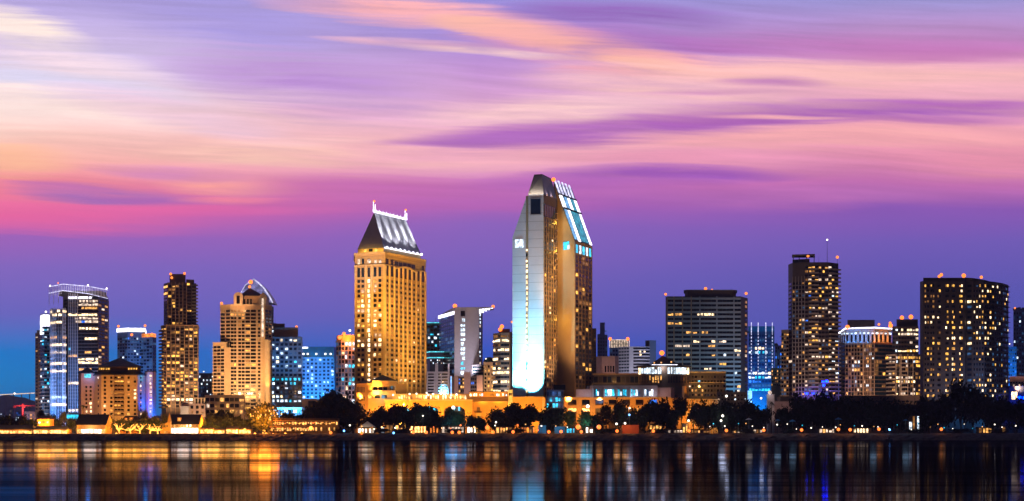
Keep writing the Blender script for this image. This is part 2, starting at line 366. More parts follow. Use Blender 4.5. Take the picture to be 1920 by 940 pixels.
# ================================================================== ground, shore, water, hills
def structure(name, mb):
    o = bpy.data.objects.new(name, mb.mesh(name)); COL.objects.link(o); o['kind'] = 'structure'; return o
def water_material():
    m = bpy.data.materials.new('water'); m.use_nodes = True; nt = m.node_tree; nt.nodes.clear(); N = Net(nt)
    geo = N.n('ShaderNodeNewGeometry'); sp = N.n('ShaderNodeSeparateXYZ'); nt.links.new(geo.outputs['Position'], sp.inputs[0])
    # calm and ruffled lanes lie along the shore; they get narrower in the picture with distance by themselves
    lane = N.noise(N.vec(N.m('DIVIDE', sp.outputs[0], 520.0), N.m('MULTIPLY', N.m('LOGARITHM', N.m('MAXIMUM', sp.outputs[1], 20.0), 2.718), 5.5), 0.0), 1.0, 3.0, .55)
    fine = N.noise(N.vec(N.m('DIVIDE', sp.outputs[0], 90.0), N.m('MULTIPLY', N.m('LOGARITHM', N.m('MAXIMUM', sp.outputs[1], 20.0), 2.718), 30.0), 4.0), 1.0, 3.0, .6)
    k = N.m('MULTIPLY_ADD', lane, .70, N.m('MULTIPLY', fine, .30))
    def rng(lo, hi, a, b):
        q = N.n('ShaderNodeMapRange', interpolation_type='SMOOTHSTEP'); N.put(q.inputs[0], k)
        for i, v in enumerate((lo, hi, a, b)): q.inputs[i + 1].default_value = v
        return q.outputs[0]
    def gloss(rough, t):
        gl = N.n('ShaderNodeBsdfGlossy'); N.put(gl.inputs['Roughness'], rough)
        cc = N.n('ShaderNodeCombineColor'); N.put(cc.inputs[0], N.m('MULTIPLY', t, .74)); N.put(cc.inputs[1], N.m('MULTIPLY', t, .74)); N.put(cc.inputs[2], t)
        nt.links.new(cc.outputs[0], gl.inputs[0]); return gl.outputs[0]
    g1 = gloss(rng(.40, .60, .050, .085), rng(.36, .62, .24, .022)); g2 = gloss(.10, .011)
    g = N.n('ShaderNodeAddShader'); nt.links.new(g1, g.inputs[0]); nt.links.new(g2, g.inputs[1])
    df = N.n('ShaderNodeBsdfDiffuse'); df.inputs[0].default_value = (.0008, .0015, .004, 1)
    ad = N.n('ShaderNodeAddShader'); nt.links.new(g.outputs[0], ad.inputs[0]); nt.links.new(df.outputs[0], ad.inputs[1])
    out = N.n('ShaderNodeOutputMaterial'); nt.links.new(ad.outputs[0], out.inputs[0]); MATS['water'] = m
water_material()
SH = 884.0
structure('water', MB().poly([(-4000, -80, 0), (4000, -80, 0), (4000, SH + 6, 0), (-4000, SH + 6, 0)], 'water'))
structure('ground', MB().poly([(-14000, SH + 6, G - .02), (14000, SH + 6, G - .02), (14000, 7000, G - .02), (-14000, 7000, G - .02)], 'asphalt'))
def shore():
    rnd = random.Random(5); mb = MB(); n = 420; x0, x1 = X(-260, SH), X(2180, SH)
    rows = []
    prof = [(-4.0, -.8), (-2.2, .5), (-1.0, 1.2), (.6, 2.0), (2.2, 2.7), (4.0, 3.3), (6.4, G + .02)]
    for i in range(n + 1):
        x = x0 + (x1 - x0) * i / n
        w = 1.2 * math.sin(x * .021) + .8 * math.sin(x * .07 + 1) + rnd.uniform(-.3, .3)
        rows.append([(x + rnd.uniform(-.5, .5), SH + a + w + rnd.uniform(-.6, .6) * (j < 6), max(-1, z + rnd.uniform(-.35, .35) * (0 < j < 6))) for j, (a, z) in enumerate(prof)])
    for i in range(n):
        for j in range(len(prof) - 1):
            mb.poly([rows[i][j], rows[i + 1][j], rows[i + 1][j + 1], rows[i][j + 1]], 'rock')
    structure('shore', mb)
    structure('promenade', MB().box(x0, x1, SH + 6.5, SH + 13.5, G - .3, G + .12, 'paving'))
shore()
def hills():
    rnd = random.Random(3); mb = MB(); Y0 = 5200; n = 240; pts = []
    for i in range(n + 1):
        px = -300 + 2600 * i / n
        py = min(794 + 2 * math.sin(px * .013), 748 - 5 * math.sin(px * .05) - 7 * math.exp(-((px - 8) / 14) ** 2) + max(0, px - 30) * .10 + rnd.uniform(-1.6, 1.6) + max(0, px - 200) * .1)
        pts.append((px, py))
    for i in range(n):
        (a, pa), (b, pb) = pts[i], pts[i + 1]
        mb.poly([(X(a, Y0), Y0 - 500, G), (X(b, Y0), Y0 - 500, G), (X(b, Y0), Y0, Z(pb, Y0)), (X(a, Y0), Y0, Z(pa, Y0))], 'hill')
        mb.poly([(X(a, Y0), Y0, Z(pa, Y0)), (X(b, Y0), Y0, Z(pb, Y0)), (X(b, Y0), Y0 + 900, G), (X(a, Y0), Y0 + 900, G)], 'hill')
    structure('hills', mb)
hills()

DK = [('d', 60)]
# ================================================================== towers, from the left
# --- slim brown tower and pale-crowned glass tower
T = block('apartment_tower', 'slim reddish brown apartment slab at the far end, left of the white crowned tower', 'tower', [(66, 1160), (78, 1150)], 30, 623, 'brownlight')
T.grid(*T.faces[0], T.z(770), T.z(628), 2, 22, .5, .42, [('d', 8), ('w', 1), ('u', 1)]); T.finish()
lamp('SPOT', (X(60, 1110), 1110, 6), 60000, (1, .62, .5), 1, (X(70, 1150), 1150, 40), 70)

T = block('condo_tower', 'glass balcony tower with a glowing white crown box, beside the slim brown slab', 'tower', [(76, 1135), (83, 1128), (97, 1132)], 30, 612, 'tealwall')
for i, f in enumerate(T.faces):
    T.grid(*f, T.z(776), T.z(615), (2, 3)[i], 24, .8, .5, [('e', 7), ('g', 3), ('c', 1.4), ('t', .8), ('u', .5)])
a = MB()
for f in T.faces: a.strip(*f, -.04, 1.04, 0, .35, 0, 1.3, 'concrete')
T.repeat('balcony', a, [T.z(776) + (T.z(615) - T.z(776)) * k / 24 for k in range(24)])
cr = MB().prism(grow(T.ring, -.5), T.top, Z(590, 1128), 'neon_white'); o = T.part('crown', cr)
T.part('crown_fin', MB().box(X(76, 1120), X(79, 1120), 1119, 1120, Z(628, 1120), Z(594, 1120), 'neon_white'))
T.part('roof_slab', MB().prism(grow(T.ring, .3), Z(590, 1128), Z(588, 1128), 'white'))
beacon(T, 86, 585, 1135, .7, 'lampwhite', Z(588, 1128)); T.finish()

# --- wide dark glass tower with trellis crown
T = block('glass_tower', 'wide dark glass tower with white fins, lit ribbon floors and a lit trellis crown', 'tower', [(118, 1104), (128, 1100), (184, 1100), (202, 1118)], 36, 553, 'charcoal')
Yt = 1100
lob = [(95, 1098), (99, 1091), (107, 1087), (116, 1087), (124, 1092)]
lf = P(lob); zl = Z(581, 1090)
T.part('curved_bay', MB().prism(lf + [Vector((X(124, 1110), 1110)), Vector((X(97, 1110), 1110))], G, zl, 'darkblue'))
zz = lambda py: Z(py, 1090)
lit_l = {584: 'h', 593: 'h', 602: 'h', 633: 'w', 647: 'h', 662: 'u', 679: 'h', 698: 'h', 747: 'c', 761: 'h'}
for i in range(4):
    p0, p1 = lf[i], lf[i + 1]; L = (p1 - p0).length
    for r in range(27):
        py = 584 + r * 7.0; z = zz(py)
        m = 'e' if T.rng.random() < .85 else 'g'
        for q, mm in lit_l.items():
            if abs(q - py) < 3.5 and T.rng.random() < .85: m = mm
        T.window(p0, p1, L / 2, z, L * .92, 1.5, m)
    mb = MB()
    for k in range(3): mb.strip(p0, p1, k / 3 - .02, k / 3 + .035, G, zl + 1, 0, .55, 'fin')
    T.part('fin', mb)
fr = T.faces[1]; L = (fr[1] - fr[0]).length
lit = {558: (128, 172, 'neon_white'), 568: (150, 187, 'u'), 575: (154, 180, 'w'), 587.5: (128, 183, 'h'), 600: (144, 183, 'u'), 619: (148, 183, 'h'), 638: (157, 184, 'h'), 658: (157, 171, 'w'),
       665: (128, 146, 'w'), 671: (148, 183, 'h'), 677.5: (148, 183, 'h'), 690: (148, 168, 'w'), 716: (129, 145, 'h'), 767: (122, 146, 'h'), 652: (128, 136, 't'), 600.5: (155, 160, 'b')}
for r in range(34):
    py = 558.5 + 6.4 * r; z = T.z(py)
    for k in range(9):
        pxk = 128 + 56 * (k + .5) / 9; m = 'd' if k > 2 else 'e'
        for q, (a0, a1, mm) in lit.items():
            if abs(q - py) < 3.3 and a0 - 1 < pxk < a1 + 1: m = mm
        T.window(*fr, L * (k + .5) / 9, z, L / 9 * .94, 1.45, m)
mb = MB()
for k in range(6): T.part('fin', MB().strip(*fr, .02 + k * .058, .03 + k * .058, G, T.top + 1, 0, .7, 'fin'))
T.grid(*T.faces[2], T.z(770), T.z(556), 3, 33, .75, .5, [('d', 12), ('m', 2), ('u', 1), ('w', .8)])
T.grid(*T.faces[0], T.z(770), T.z(560), 1, 32, .6, .5, [('e', 12), ('g', 2), ('u', .6)])
# trellis crown: two rails and a row of hanging fins, wider than the roof
ra = [(92, 1108, 538), (118, 1090, 533), (165, 1090, 537), (202, 1106, 544)]
for up in (0, 1):
    mb = MB()
    for i in range(3):
        a, b = ra[i], ra[i + 1]; dy = (0, 12 + 2 * i)[up]
        mb.tube((X(a[0], a[1]), a[1], Z(a[2] + dy - (2 if i and up else 0), a[1])), (X(b[0], b[1]), b[1], Z(b[2] + dy + 0, b[1])), .26, .26, 'neon_soft', 5)
    T.part('crown_rail', mb)
for i in range(3):
    a, b = ra[i], ra[i + 1]; n = (9, 14, 13)[i]
    for k in range(n):
        f = k / n; px = a[0] + (b[0] - a[0]) * f; Y = a[1] + (b[1] - a[1]) * f; py = a[2] + (b[2] - a[2]) * f
        dn = (18 + 16 * (k % 3 == 0)) if i == 0 else 14
        T.part('crown_fin', MB().box(X(px, Y) - .13, X(px, Y) + .13, Y, Y + .3, Z(py + dn, Y), Z(py, Y), 'fin'))
T.part('plant_room', MB().box(X(112, 1110), X(190, 1110), 1108, 1124, T.top, Z(546, 1110), 'charcoal'))
for a in ((94, 536), (109, 531), (165, 535), (200, 541)): beacon(T, a[0], a[1], 1098, .55, 'lampwhite' if a[0] != 109 else 'beacon', 200)
T.finish()
for a in (84, 104, 118): lamp('SPOT', (X(a, 1050), 1050, 8), 75000, (.03, .30, 1), .6, (X(a, 1092), 1092, 24), 90)
for a in (98, 112, 130, 150): lamp('SPOT', (X(a, 1045), 1045, 12), 26000, (.72, .70, 1), .6, (X(a, 1095), 1095, 60), 90)
for a in (100, 125, 150, 175): lamp('SPOT', (X(a, 1085), 1085, Z(553, 1100)), 2500, (.85, .8, 1), .4, (X(a, 1098), 1098, Z(533, 1100)), 100)

T = block('pavilion', 'small flat cyan lit pavilion at the foot of the wide dark glass tower', 'pavilion', [(125, 1010), (147, 1010)], 14, 775, 'cyanwall')
T.grid(*T.faces[0], T.z(786), T.z(777), 4, 1, .9, .8, [('t', 1)]); T.finish()

# --- tan hotel with hipped roof
def tan_hotel():
    T = block('hotel', 'tan hotel with dark hipped attic roof, balconies and a blue lit flank', 'hotel', [(176, 972), (190, 966), (213, 966)], 0, 703, None)
    T.top = Z(703, 966); T.base = G
    Yf = 966
    A = P([(177, 974), (190, 966), (213, 966), (213, 969), (234, 969), (234, 966), (258, 966), (272, 974)]) + P([(266, 1000), (184, 1000)])
    T.part('wall', MB().prism(A, G, T.top, 'tan'))
    cols = [(0, .5), (1, .28), (1, .8)]
    rows = [708.5 + 7.57 * k for k in range(10)]
    fs = [(A[0], A[1]), (A[1], A[2]), (A[5], A[6]), (A[6], A[7])]
    pal = [('d', 7), ('h', 2), ('w', 1.2), ('m', 1)]
    for py in rows:
        z = Z(py, Yf)
        for fi, us in ((0, (.6,)), (1, (.3, .82)), (2, (.3, .80)), (3, (.4,))):
            L = (fs[fi][1] - fs[fi][0]).length
            for u in us: T.window(*fs[fi], L * u, z, 1.25, 1.25, T.pick(pal))
        b0, b1 = A[3], A[4]; L = (b1 - b0).length
        for u in (.22, .5, .78): T.window(b0, b1, L * u, z, L * .24, 1.5, T.pick([('d', 5), ('m', 1), ('y', 1.4)]))
    bal = MB().strip(A[3], A[4], .08, .92, -.95, -.1, 0, 1.1, 'brown')
    T.repeat('balcony', bal, [Z(py, Yf) for py in rows])
    zb = T.top
    T.part('eave', MB().hexa([(*p, zb - .3) for p in grow(A, .9)], [(*p, zb + .3) for p in grow(A, .9)], 'slate'))
    sk = P([(177, 970), (270, 970), (266, 998), (184, 998)]); s2 = P([(185, 975), (264, 975), (262, 996), (187, 996)])
    T.part('roof_skirt', MB().hexa([(*p, zb + .3) for p in sk], [(*p, Z(696, 970)) for p in s2], 'slate'))
    T.part('attic', MB().prism(s2, Z(696, 970), Z(688, 970), 'brown'))
    for k, px in enumerate((186, 190.5, 195, 199.5, 204, 242, 246.5, 251, 255.5)):
        T.window(s2[0], s2[1], X(px, 975) - s2[0].x, Z(691.8, 975), 1.0, 1.1, 'y')
    s3 = P([(183, 971), (266, 971), (263, 1000), (186, 1000)])
    ro = T.part('roof', MB().cone([(*p, Z(688, 975)) for p in s3], (X(224, 986), 986, Z(671, 986)), 'slate'))
    W = P([(148, 985), (152, 978), (177, 978), (177, 995), (150, 995)])
    T.part('wing', MB().prism(W, G, Z(700, 978), 'pinkwall'))
    T.part('wing_roof', MB().cone([(*p, Z(700, 978)) for p in grow(W, 1.0)], (X(164, 986), 986, Z(688, 986)), 'slate'))
    for py in [726 + 7.57 * k for k in range(8)]:
        for u in (.4, .72):
            L = (W[2] - W[1]).length; T.window(W[1], W[2], L * u, Z(py, 978), 1.1, 1.25, T.pick([('d', 6), ('h', 1), ('m', 1)]))
    sg = T.part('sign', MB().strip(W[1], W[2], .26, .74, Z(708.5, 978), Z(701.5, 978), .05, .5, 'neon_cyan'))
    E = P([(272, 975), (278, 972), (286, 972), (293, 976), (293, 995), (272, 995)])
    T.part('wing', MB().prism(E, G, Z(698, 972), 'pinkwall'))
    T.part('wing_roof', MB().prism(grow(E, .4), Z(698, 972), Z(695.5, 972), 'slate'))
    for py in [704 + 7.57 * k for k in range(11)]:
        L = (E[2] - E[1]).length; T.window(E[1], E[2], L * .6, Z(py, 972), 1.3, 1.4, T.pick([('u', 3), ('h', 1), ('m', 1)]))
    T.finish()
    lamp('POINT', (X(165, 974), 974, Z(705, 974)), 1300, (.02, .28, 1), .6)
    lamp('SPOT', (X(275, 966), 966, 10), 70000, (.0, .06, 1), .4, (X(275, 975), 975, 40), 60)
    lamp('SPOT', (X(290, 966), 966, 8), 50000, (.0, .15, 1), .4, (X(290, 975), 975, 26), 70)
    lamp('POINT', (X(273, 969), 969, Z(708, 969)), 900, (.02, .4, 1), .4)
    for px in (188, 208, 236, 260): lamp('SPOT', (X(px, 938), 938, 7), 22000, (1, .52, .13), .8, (X(px + 3, 966), 966, 26), 85)
    lamp('SPOT', (X(160, 945), 945, 7), 11000, (1, .48, .36), .8, (X(162, 978), 978, 20), 85)
tan_hotel()

# --- blue glass pair with white beam and orange rim
T = block('office_tower', 'blue glass tower with a white crown beam and orange lit roof edge', 'tower', [(220, 1260), (239, 1250), (272, 1254)], 40, 622, 'bluegrey')
for i, f in enumerate(T.faces): T.grid(*f, T.z(760), T.z(632), (4, 6)[i], 22, .72, .55, [('e', 8), ('g', 4), ('c', .8), ('b', .6)])
T.part('crown_beam', MB().prism(grow(T.ring[:3] + [T.ring[3]], .6), T.top, Z(615, 1250), 'neon_white'))
T.part('crown_band', MB().prism(grow(T.ring, -.6), T.z(630), T.z(624) , 'orangewall'))
B2 = P([(258, 1256), (286, 1244), (293, 1252), (290, 1280), (262, 1280)])
T.part('wing', MB().prism(B2, G, Z(632, 1244), 'bluegrey')); T.part('wing_crown', MB().prism(grow(B2, -.4), Z(632, 1244), Z(625, 1244), 'o'))
T.grid(B2[0], B2[1], T.z(760), T.z(636), 5, 20, .78, .6, [('e', 8), ('g', 5), ('c', .5)]); T.grid(B2[1], B2[2], T.z(760), T.z(636), 2, 20, .7, .6, [('e', 8), ('g', 3)])
for a in ((222, 612, 'beacon'), (272, 611, 'beacon'), (285, 627, 'lampglobe'), (247, 628, 'lampglobe')): beacon(T, a[0], a[1], 1242, 1.0, a[2], Z(622, 1250))
T.finish()
for px in (228, 250, 275): lamp('SPOT', (X(px, 1215), 1215, 12), 90000, (.1, .35, 1), 1, (X(px, 1250), 1250, 55), 70)

# --- tall dark brown residential tower
T = block('residential_tower', 'tall dark brown stepped apartment tower with many yellow windows and side balconies', 'tower', [(303, 1092), (312, 1080), (371, 1084)], 32, 611, 'charcoal')
U = P([(307, 1093), (315, 1083), (350, 1083), (350, 1087), (368, 1090)]); Ur = U + P([(366, 1110), (310, 1110)])
zu = Z(530, 1083); T.part('upper_block', MB().prism(Ur, T.top, zu, 'charcoal'))
T.part('upper_block', MB().prism(P([(349, 1087), (364, 1090), (364, 1108), (349, 1108)]), zu, Z(524, 1087), 'charcoal'))
T.part('plant_room', MB().prism(P([(318, 1088), (348, 1088), (348, 1106), (318, 1106)]), zu, Z(514, 1088), 'concretedark'))
pal = [('d', 7), ('n', 3), ('y', 1.8), ('m', 3), ('w', 1.3), ('u', .4), ('g', .3)]; pu = [('d', 8), ('n', 2), ('m', 1.8), ('y', 1.0), ('u', .8), ('w', .5)]
dens = {2: [('h', 3), ('u', 2)], 8: [('y', 3), ('d', 2), ('m', 2)], 10: [('y', 2), ('m', 1), ('d', 1)], 13: [('y', 2), ('d', 1.5)], 15: [('y', 2), ('d', 1)], 20: [('u', 1), ('d', 2)]}
T.grid(*T.faces[1], T.z(765), T.z(614), 7, 24, .74, .6, pal, rowpal=dens); T.grid(*T.faces[0], T.z(765), T.z(614), 2, 24, .7, .55, [('d', 5), ('y', 2), ('m', 2)])
T.grid(U[1], U[2], T.z(609), T.z(533), 5, 12, .74, .6, pu); T.grid(U[3], U[4], T.z(609), T.z(528), 2, 13, .8, .6, [('d', 6), ('y', 1), ('u', .8)]); T.grid(U[0], U[1], T.z(609), T.z(533), 1, 12, .8, .6, [('d', 4), ('y', 1)])
for k in range(8): T.part('pier', MB().strip(*T.faces[1], k / 7 - .008, k / 7 + .010, G, T.top + .6, 0, .5, 'brownlight'))
for k in range(6): T.part('pier', MB().strip(U[1], U[2], k / 5 - .012, k / 5 + .012, T.top, zu + .4, 0, .5, 'brownlight'))
T.part('cornice', MB().prism(grow(T.ring, .7), T.top, T.top + .7, 'brownlight'))
bl = MB().strip(*T.faces[0], -.15, .8, 0, 1.0, 0, 1.5, 'brown'); T.repeat('balcony', bl, [T.z(765) + (T.z(614) - T.z(765)) * k / 24 for k in range(24)])
bl = MB().strip(U[3], U[4], .55, 1.12, 0, .9, 0, 1.5, 'concretedark'); T.repeat('balcony', bl, [T.z(609) + (T.z(528) - T.z(609)) * k / 13 for k in range(13)])
for a in ((320, 514), (322, 521), (346, 513)): beacon(T, a[0], a[1], 1086, .9, 'beacon', zu)
T.finish()
for px in (312, 345): lamp('SPOT', (X(px, 1045), 1045, 12), 110000, (1, .5, .2), .8, (X(px, 1080), 1080, 45), 80)

T = block('office_block', 'low dark office block with blue white windows, left of the salmon tower', 'building', [(373, 1420), (400, 1420)], 30, 700, 'darkblue')
T.grid(*T.faces[0], T.z(765), T.z(703), 8, 9, .6, .5, [('e', 5), ('c', 2), ('g', 2)]); beacon(T, 382, 697, 1430, .5, 'lampwhite'); T.finish()

# --- salmon gabled tower
def salmon():
    T = block('condo_tower', 'salmon apartment tower with arched dormer, hipped roof and a glowing orange corner column', 'tower', [(413, 1092), (433, 1088), (497, 1088), (509, 1096)], 34, 573, 'salmon')
    zr = lambda k: T.z(788) + (T.z(580) - T.z(788)) * (k + .5) / 31
    f = T.faces[1]; L = (f[1] - f[0]).length; u = lambda px: (px - 433) / 64 * L
    
    for k in range(31):
        z = zr(k)
        for px, w in ((435.5, 5.2), (441, 4.0), (449.5, 5.0), (456, 5.0), (464, 9.4), (475, 9.4), (486, 4.2)):
            m = 'd'
            q = 30 - k
            if q in (15,) and 457 < px < 480: m = 'y'
            if q in (22,) and px == 475: m = 'y'
            if q == 24 and 457 < px < 480: m = 'y'
            if q in (0, 1) and px < 457: m = 'w' if q == 1 else 'm'
            if q > 28 and T.rng.random() < .3: m = 'm'
            elif m == 'd' and T.rng.random() < .13: m = T.rng.choice('mmwy')
            T.window(*f, u(px), z, w * 1088 / FPX, 1.35, m)
        for fi, n in ((0, 2), (2, 2)):
            ff = T.faces[fi]; l2 = (ff[1] - ff[0]).length
            for c in range(n): T.window(*ff, l2 * (.25 + .5 * c), z, l2 * .36, 1.35, 'd' if T.rng.random() < .93 else 'm')
    for px in (432, 445, 460, 470, 480.5, 491): T.part('pier', MB().strip(*f, (px - 433) / 64 - .006, (px - 433) / 64 + .006, G, T.top, 0, .4, 'salmontrim'))
    bl = MB().strip(*f, .02, .93, -.14, .14, 0, .3, 'salmontrim'); T.repeat('balcony', bl, [zr(k) - 1.15 for k in range(31)])
    Wg = P([(399, 1090), (422, 1086), (432, 1088), (432, 1110), (401, 1110)]); T.part('wing', MB().prism(Wg, G, T.z(643), 'salmon'))
    l2 = (Wg[1] - Wg[0]).length
    for k in range(22):
        z = T.z(786) + (T.z(648) - T.z(786)) * (k + .5) / 22
        for c in range(3): T.window(Wg[0], Wg[1], l2 * (.2 + .3 * c), z, l2 * .24, 1.35, T.pick([('d', 12), ('m', 1), ('w', .3)]))
    bl = MB().strip(Wg[0], Wg[1], 0, 1, -.15, .15, 0, .8, 'salmontrim'); T.repeat('balcony', bl, [T.z(786) + (T.z(648) - T.z(786)) * k / 22 for k in range(22)])
    for px in (424, 428, 432):
        m = MB(); cx = X(px, 1087); w = .55; zb, zt = T.z(652), T.z(641)
        m.poly([(cx - w, 1086.5, zb), (cx + w, 1086.5, zb)] + [(cx + w * math.cos(a), 1086.5, zt - w + w * math.sin(a)) for a in [math.pi * i / 6 for i in range(7)]], 'd'); T.part('arched_window', m)
    T.part('wing_parapet', MB().prism(grow(Wg, .3), T.z(643), T.z(642), 'salmontrim'))
    # roof group: parapet, arched dormer, side gable, hip
    T.part('parapet', MB().prism(grow(T.ring, .3), T.top, T.top + .8, 'salmontrim'))
    arc = [(438, 573), (455, 573), (455, 556)] + [(446.5 + 8.5 * math.cos(math.pi * i / 8), 556 - 8 * math.sin(math.pi * i / 8)) for i in range(1, 8)] + [(438, 556)]
    m = MB(); A = [(X(a, 1087), 1087, Z(b, 1087)) for a, b in arc]; Bk = [(x, y + 9, z) for x, y, z in A]; m.poly(A, 'salmontrim'); m.poly(Bk[::-1], 'salmontrim')
    for i in range(len(A)): m.poly([A[i], Bk[i], Bk[(i + 1) % len(A)], A[(i + 1) % len(A)]], 'salmontrim')
    dm = T.part('dormer', m)
    T.part('window', MB().box(X(443.5, 1086.7), X(449.5, 1086.7), 1086.7, 1086.95, Z(570, 1087), Z(555, 1087), 'd'), dm)
    gb = [(485, 573), (499, 573), (499, 556), (493, 548), (485, 556)]; m = MB(); A = [(X(a, 1088.5), 1088.5, Z(b, 1088)) for a, b in gb]; Bk = [(x, y + 12, z) for x, y, z in A]; m.poly(A, 'salmontrim'); m.poly(Bk[::-1], 'salmontrim')
    for i in range(5): m.poly([A[i], Bk[i], Bk[(i + 1) % 5], A[(i + 1) % 5]], 'salmontrim')
    T.part('gable', m)
    T.part('penthouse', MB().prism(P([(452, 1092), (492, 1092), (494, 1112), (452, 1112)]), T.top, Z(555, 1092), 'salmon'))
    for px in (458.5, 464.5, 470.5): T.part('arched_window', MB().box(X(px - 1.6, 1091.8), X(px + 1.6, 1091.8), 1091.7, 1091.98, Z(571, 1092), Z(561, 1092), 'd'))
    T.part('roof', MB().cone([(X(a, b), b, Z(555, 1092)) for a, b in ((449, 1090), (495, 1090), (496, 1115), (449, 1115))], (X(468, 1102), 1102, Z(540, 1102)), 'slate'))
    # lit corner column in two stages
    c = T.part('corner_column', MB().tube((X(502, 1088), 1088, G), (X(502, 1088), 1088, T.z(640)), 2.1, 2.0, 'salmontrim', 12))
    T.part('cap', MB().ball((X(502, 1088), 1088, T.z(639)), 2.2, 'salmontrim', 10, 6, .6), c)
    T.part('light_slot', MB().box(X(490.5, 1087), X(494, 1087), 1087.2, 1087.9, T.z(632), T.z(560), 'u'))
    for a in ((415.5, 569, 'beacon'), (468, 538, 'beacon'), (470, 529, 'lampglobe')): beacon(T, a[0], a[1], 1100, 1.0 if a[1] > 530 else 1.4, a[2], T.top if a[0] < 420 else Z(541, 1100))
    T.finish()
    for px in (408, 430, 455, 480): lamp('SPOT', (X(px, 1046), 1047, 29.5), 46000, (1, .58, .24), 1, (X(px, 1088), 1088, 45), 85)
    lamp('SPOT', (X(503, 1083.5), 1083.0, 9), 46000, (1, .42, .08), .3, (X(502, 1087), 1087, 45), 50)
    lamp('SPOT', (X(499, 1079), 1079, 26), 30000, (1, .42, .08), .3, (X(502, 1087), 1087, 55), 60)
    lamp('SPOT', (X(446, 1075), 1075, T.z(580)), 9000, (1, .5, .2), .5, (X(450, 1088), 1088, T.z(560)), 90)
salmon()

# --- curved glass crown behind the salmon tower
glow('crownglass', (.38, .36, .80), .42, .5, .25)
def dome_tower():
    T = block('glass_tower', 'pale glass tower with a curved peaked crown rising behind the salmon gabled tower', 'tower', [(462, 1190), (518, 1190)], 40, 606, 'bluegrey')
    T.part('upper_block', MB().prism(P([(464, 1192), (513, 1192), (513, 1225), (464, 1225)]), T.top, Z(575, 1192), 'bluegrey'))
    pr = [(449, 562), (452, 548), (460, 535), (470, 526.5), (475, 524), (484, 530), (495, 541), (505, 556), (511, 568)]
    m = MB(); A = [(X(a, 1195), 1195, Z(b, 1195)) for a, b in pr]; B = [(x, y + 26, z) for x, y, z in A]
    for i in range(8): m.poly([A[i], A[i + 1], B[i + 1], B[i]], 'fin')
    m.poly(A, 'crownglass'); m.poly(B[::-1], 'bluegrey'); cr = T.part('crown', m)
    for i in range(8):
        T.part('rib', MB().tube(A[i], A[i + 1], .22 if i < 4 else .6, .22 if i < 4 else .5, 'neon_soft', 5), cr)
    T.grid(*T.faces[0], T.z(765), T.z(610), 6, 20, .7, .5, [('e', 6), ('c', 1), ('u', .7)]); T.finish()
dome_tower()

# --- blue office trio
T = block('office_tower', 'grey blue office tower with large white lit windows, right of the salmon tower', 'tower', [(508, 1150), (566, 1150)], 40, 632, 'bluegrey')
lr = {14: [('h', 1)], 2: [('c', 2), ('e', 1)], 0: [('c', 3), ('t', 2)], 1: [('t', 1), ('g', 1)]}
T.grid(*T.faces[0], T.z(756), T.z(634), 7, 15, .62, .55, [('e', 5), ('d', 2), ('c', 3), ('g', 3), ('h', 1), ('t', .5)], rowpal={0: [('c', 3), ('t', 1)], 4: [('c', 3), ('t', 2), ('e', 1)], 5: [('t', 3)], 10: [('c', 1), ('e', 2)]})
T.part('plant_room', MB().prism(P([(513, 1153), (559, 1153), (559, 1180), (513, 1180)]), T.top, Z(614, 1153), 'concretedark'))
T.part('plant_room', MB().prism(P([(512, 1156), (534, 1156), (534, 1178), (512, 1178)]), Z(614, 1153), Z(607, 1156), 'concretedark'))
for k in range(8): T.part('pier', MB().strip(*T.faces[0], k / 7 - .015, k / 7 + .015, G, T.top, 0, .5, 'bluegrey'))
beacon(T, 556, 613, 1155, .9)
T.part('entrance_canopy', MB().box(X(513, 1125), X(567, 1125), 1125, 1150, Z(768, 1125), Z(764, 1125), 'cyanwall'))
for k in range(6): T.window(Vector((X(514, 1140), 1140)), Vector((X(566, 1140), 1140)), 2 + k * 3.1, Z(771, 1140), 2.6, 2.6, 't' if k % 2 else 'c')
T.finish()
for px in (520, 540, 558): lamp('SPOT', (X(px, 1118), 1118, 14), 60000, (.1, .45, 1), 1, (X(px, 1150), 1150, 30), 95)
T = block('office_block', 'cyan floodlit office block with an even grid of square windows and glass parapet', 'building', [(566, 1180), (627, 1180), (632, 1190)], 30, 671, 'cyanwall')
T.grid(*T.faces[0], T.z(748), T.z(671.5), 8, 11, .56, .56, [('e', 7), ('g', 2), ('c', 1.6)], rowpal={4: [('c', 3), ('e', 2)], 3: [('c', 1), ('e', 2)], 6: [('c', 1), ('e', 3)]})
T.part('glass_parapet', MB().prism(grow(T.ring, -1.0), T.top, Z(650, 1180), 'tealwall'))
for px in (569, 577, 593, 610, 620): beacon(T, px, 664, 1179, .7, 'lampwhite', T.top)
T.part('sign', MB().strip(*T.faces[0], .01, .19, Z(653.5, 1178), Z(650.5, 1178), .2, .5, 'neon_white'))
T.part('roof_slab', MB().prism(grow(T.ring, .4), T.top, T.top + .4, 'cyanwall')); T.finish()
for px in (572, 588, 604, 622): lamp('SPOT', (X(px, 1150), 1150, 14), 110000, (.0, .30, 1), 1, (X(px, 1180), 1180, 34), 80)
for px in (580, 612): lamp('SPOT', (X(px, 1165), 1165, T.z(668)), 4500, (.0, .35, 1), 1, (X(px, 1181), 1181, Z(660, 1180)), 120)
T = block('entrance_hall', 'low pale hall with a dark opening under the cyan floodlit office block', 'building', [(566, 1120), (606, 1120)], 30, 748, 'pinkwall')
T.part('opening', MB().strip(*T.faces[0], .3, .62, G, T.z(752), .0, .15, 'd')); T.grid(*T.faces[0], T.z(775), T.z(762), 5, 1, .7, .6, [('e', 1), ('g', 1)]); T.finish()
T = block('office_tower', 'grey gridded office tower with an orange lit roof, left of the golden hotel tower', 'tower', [(630, 1150), (640, 1142), (672, 1142)], 34, 640, 'pinkwall')
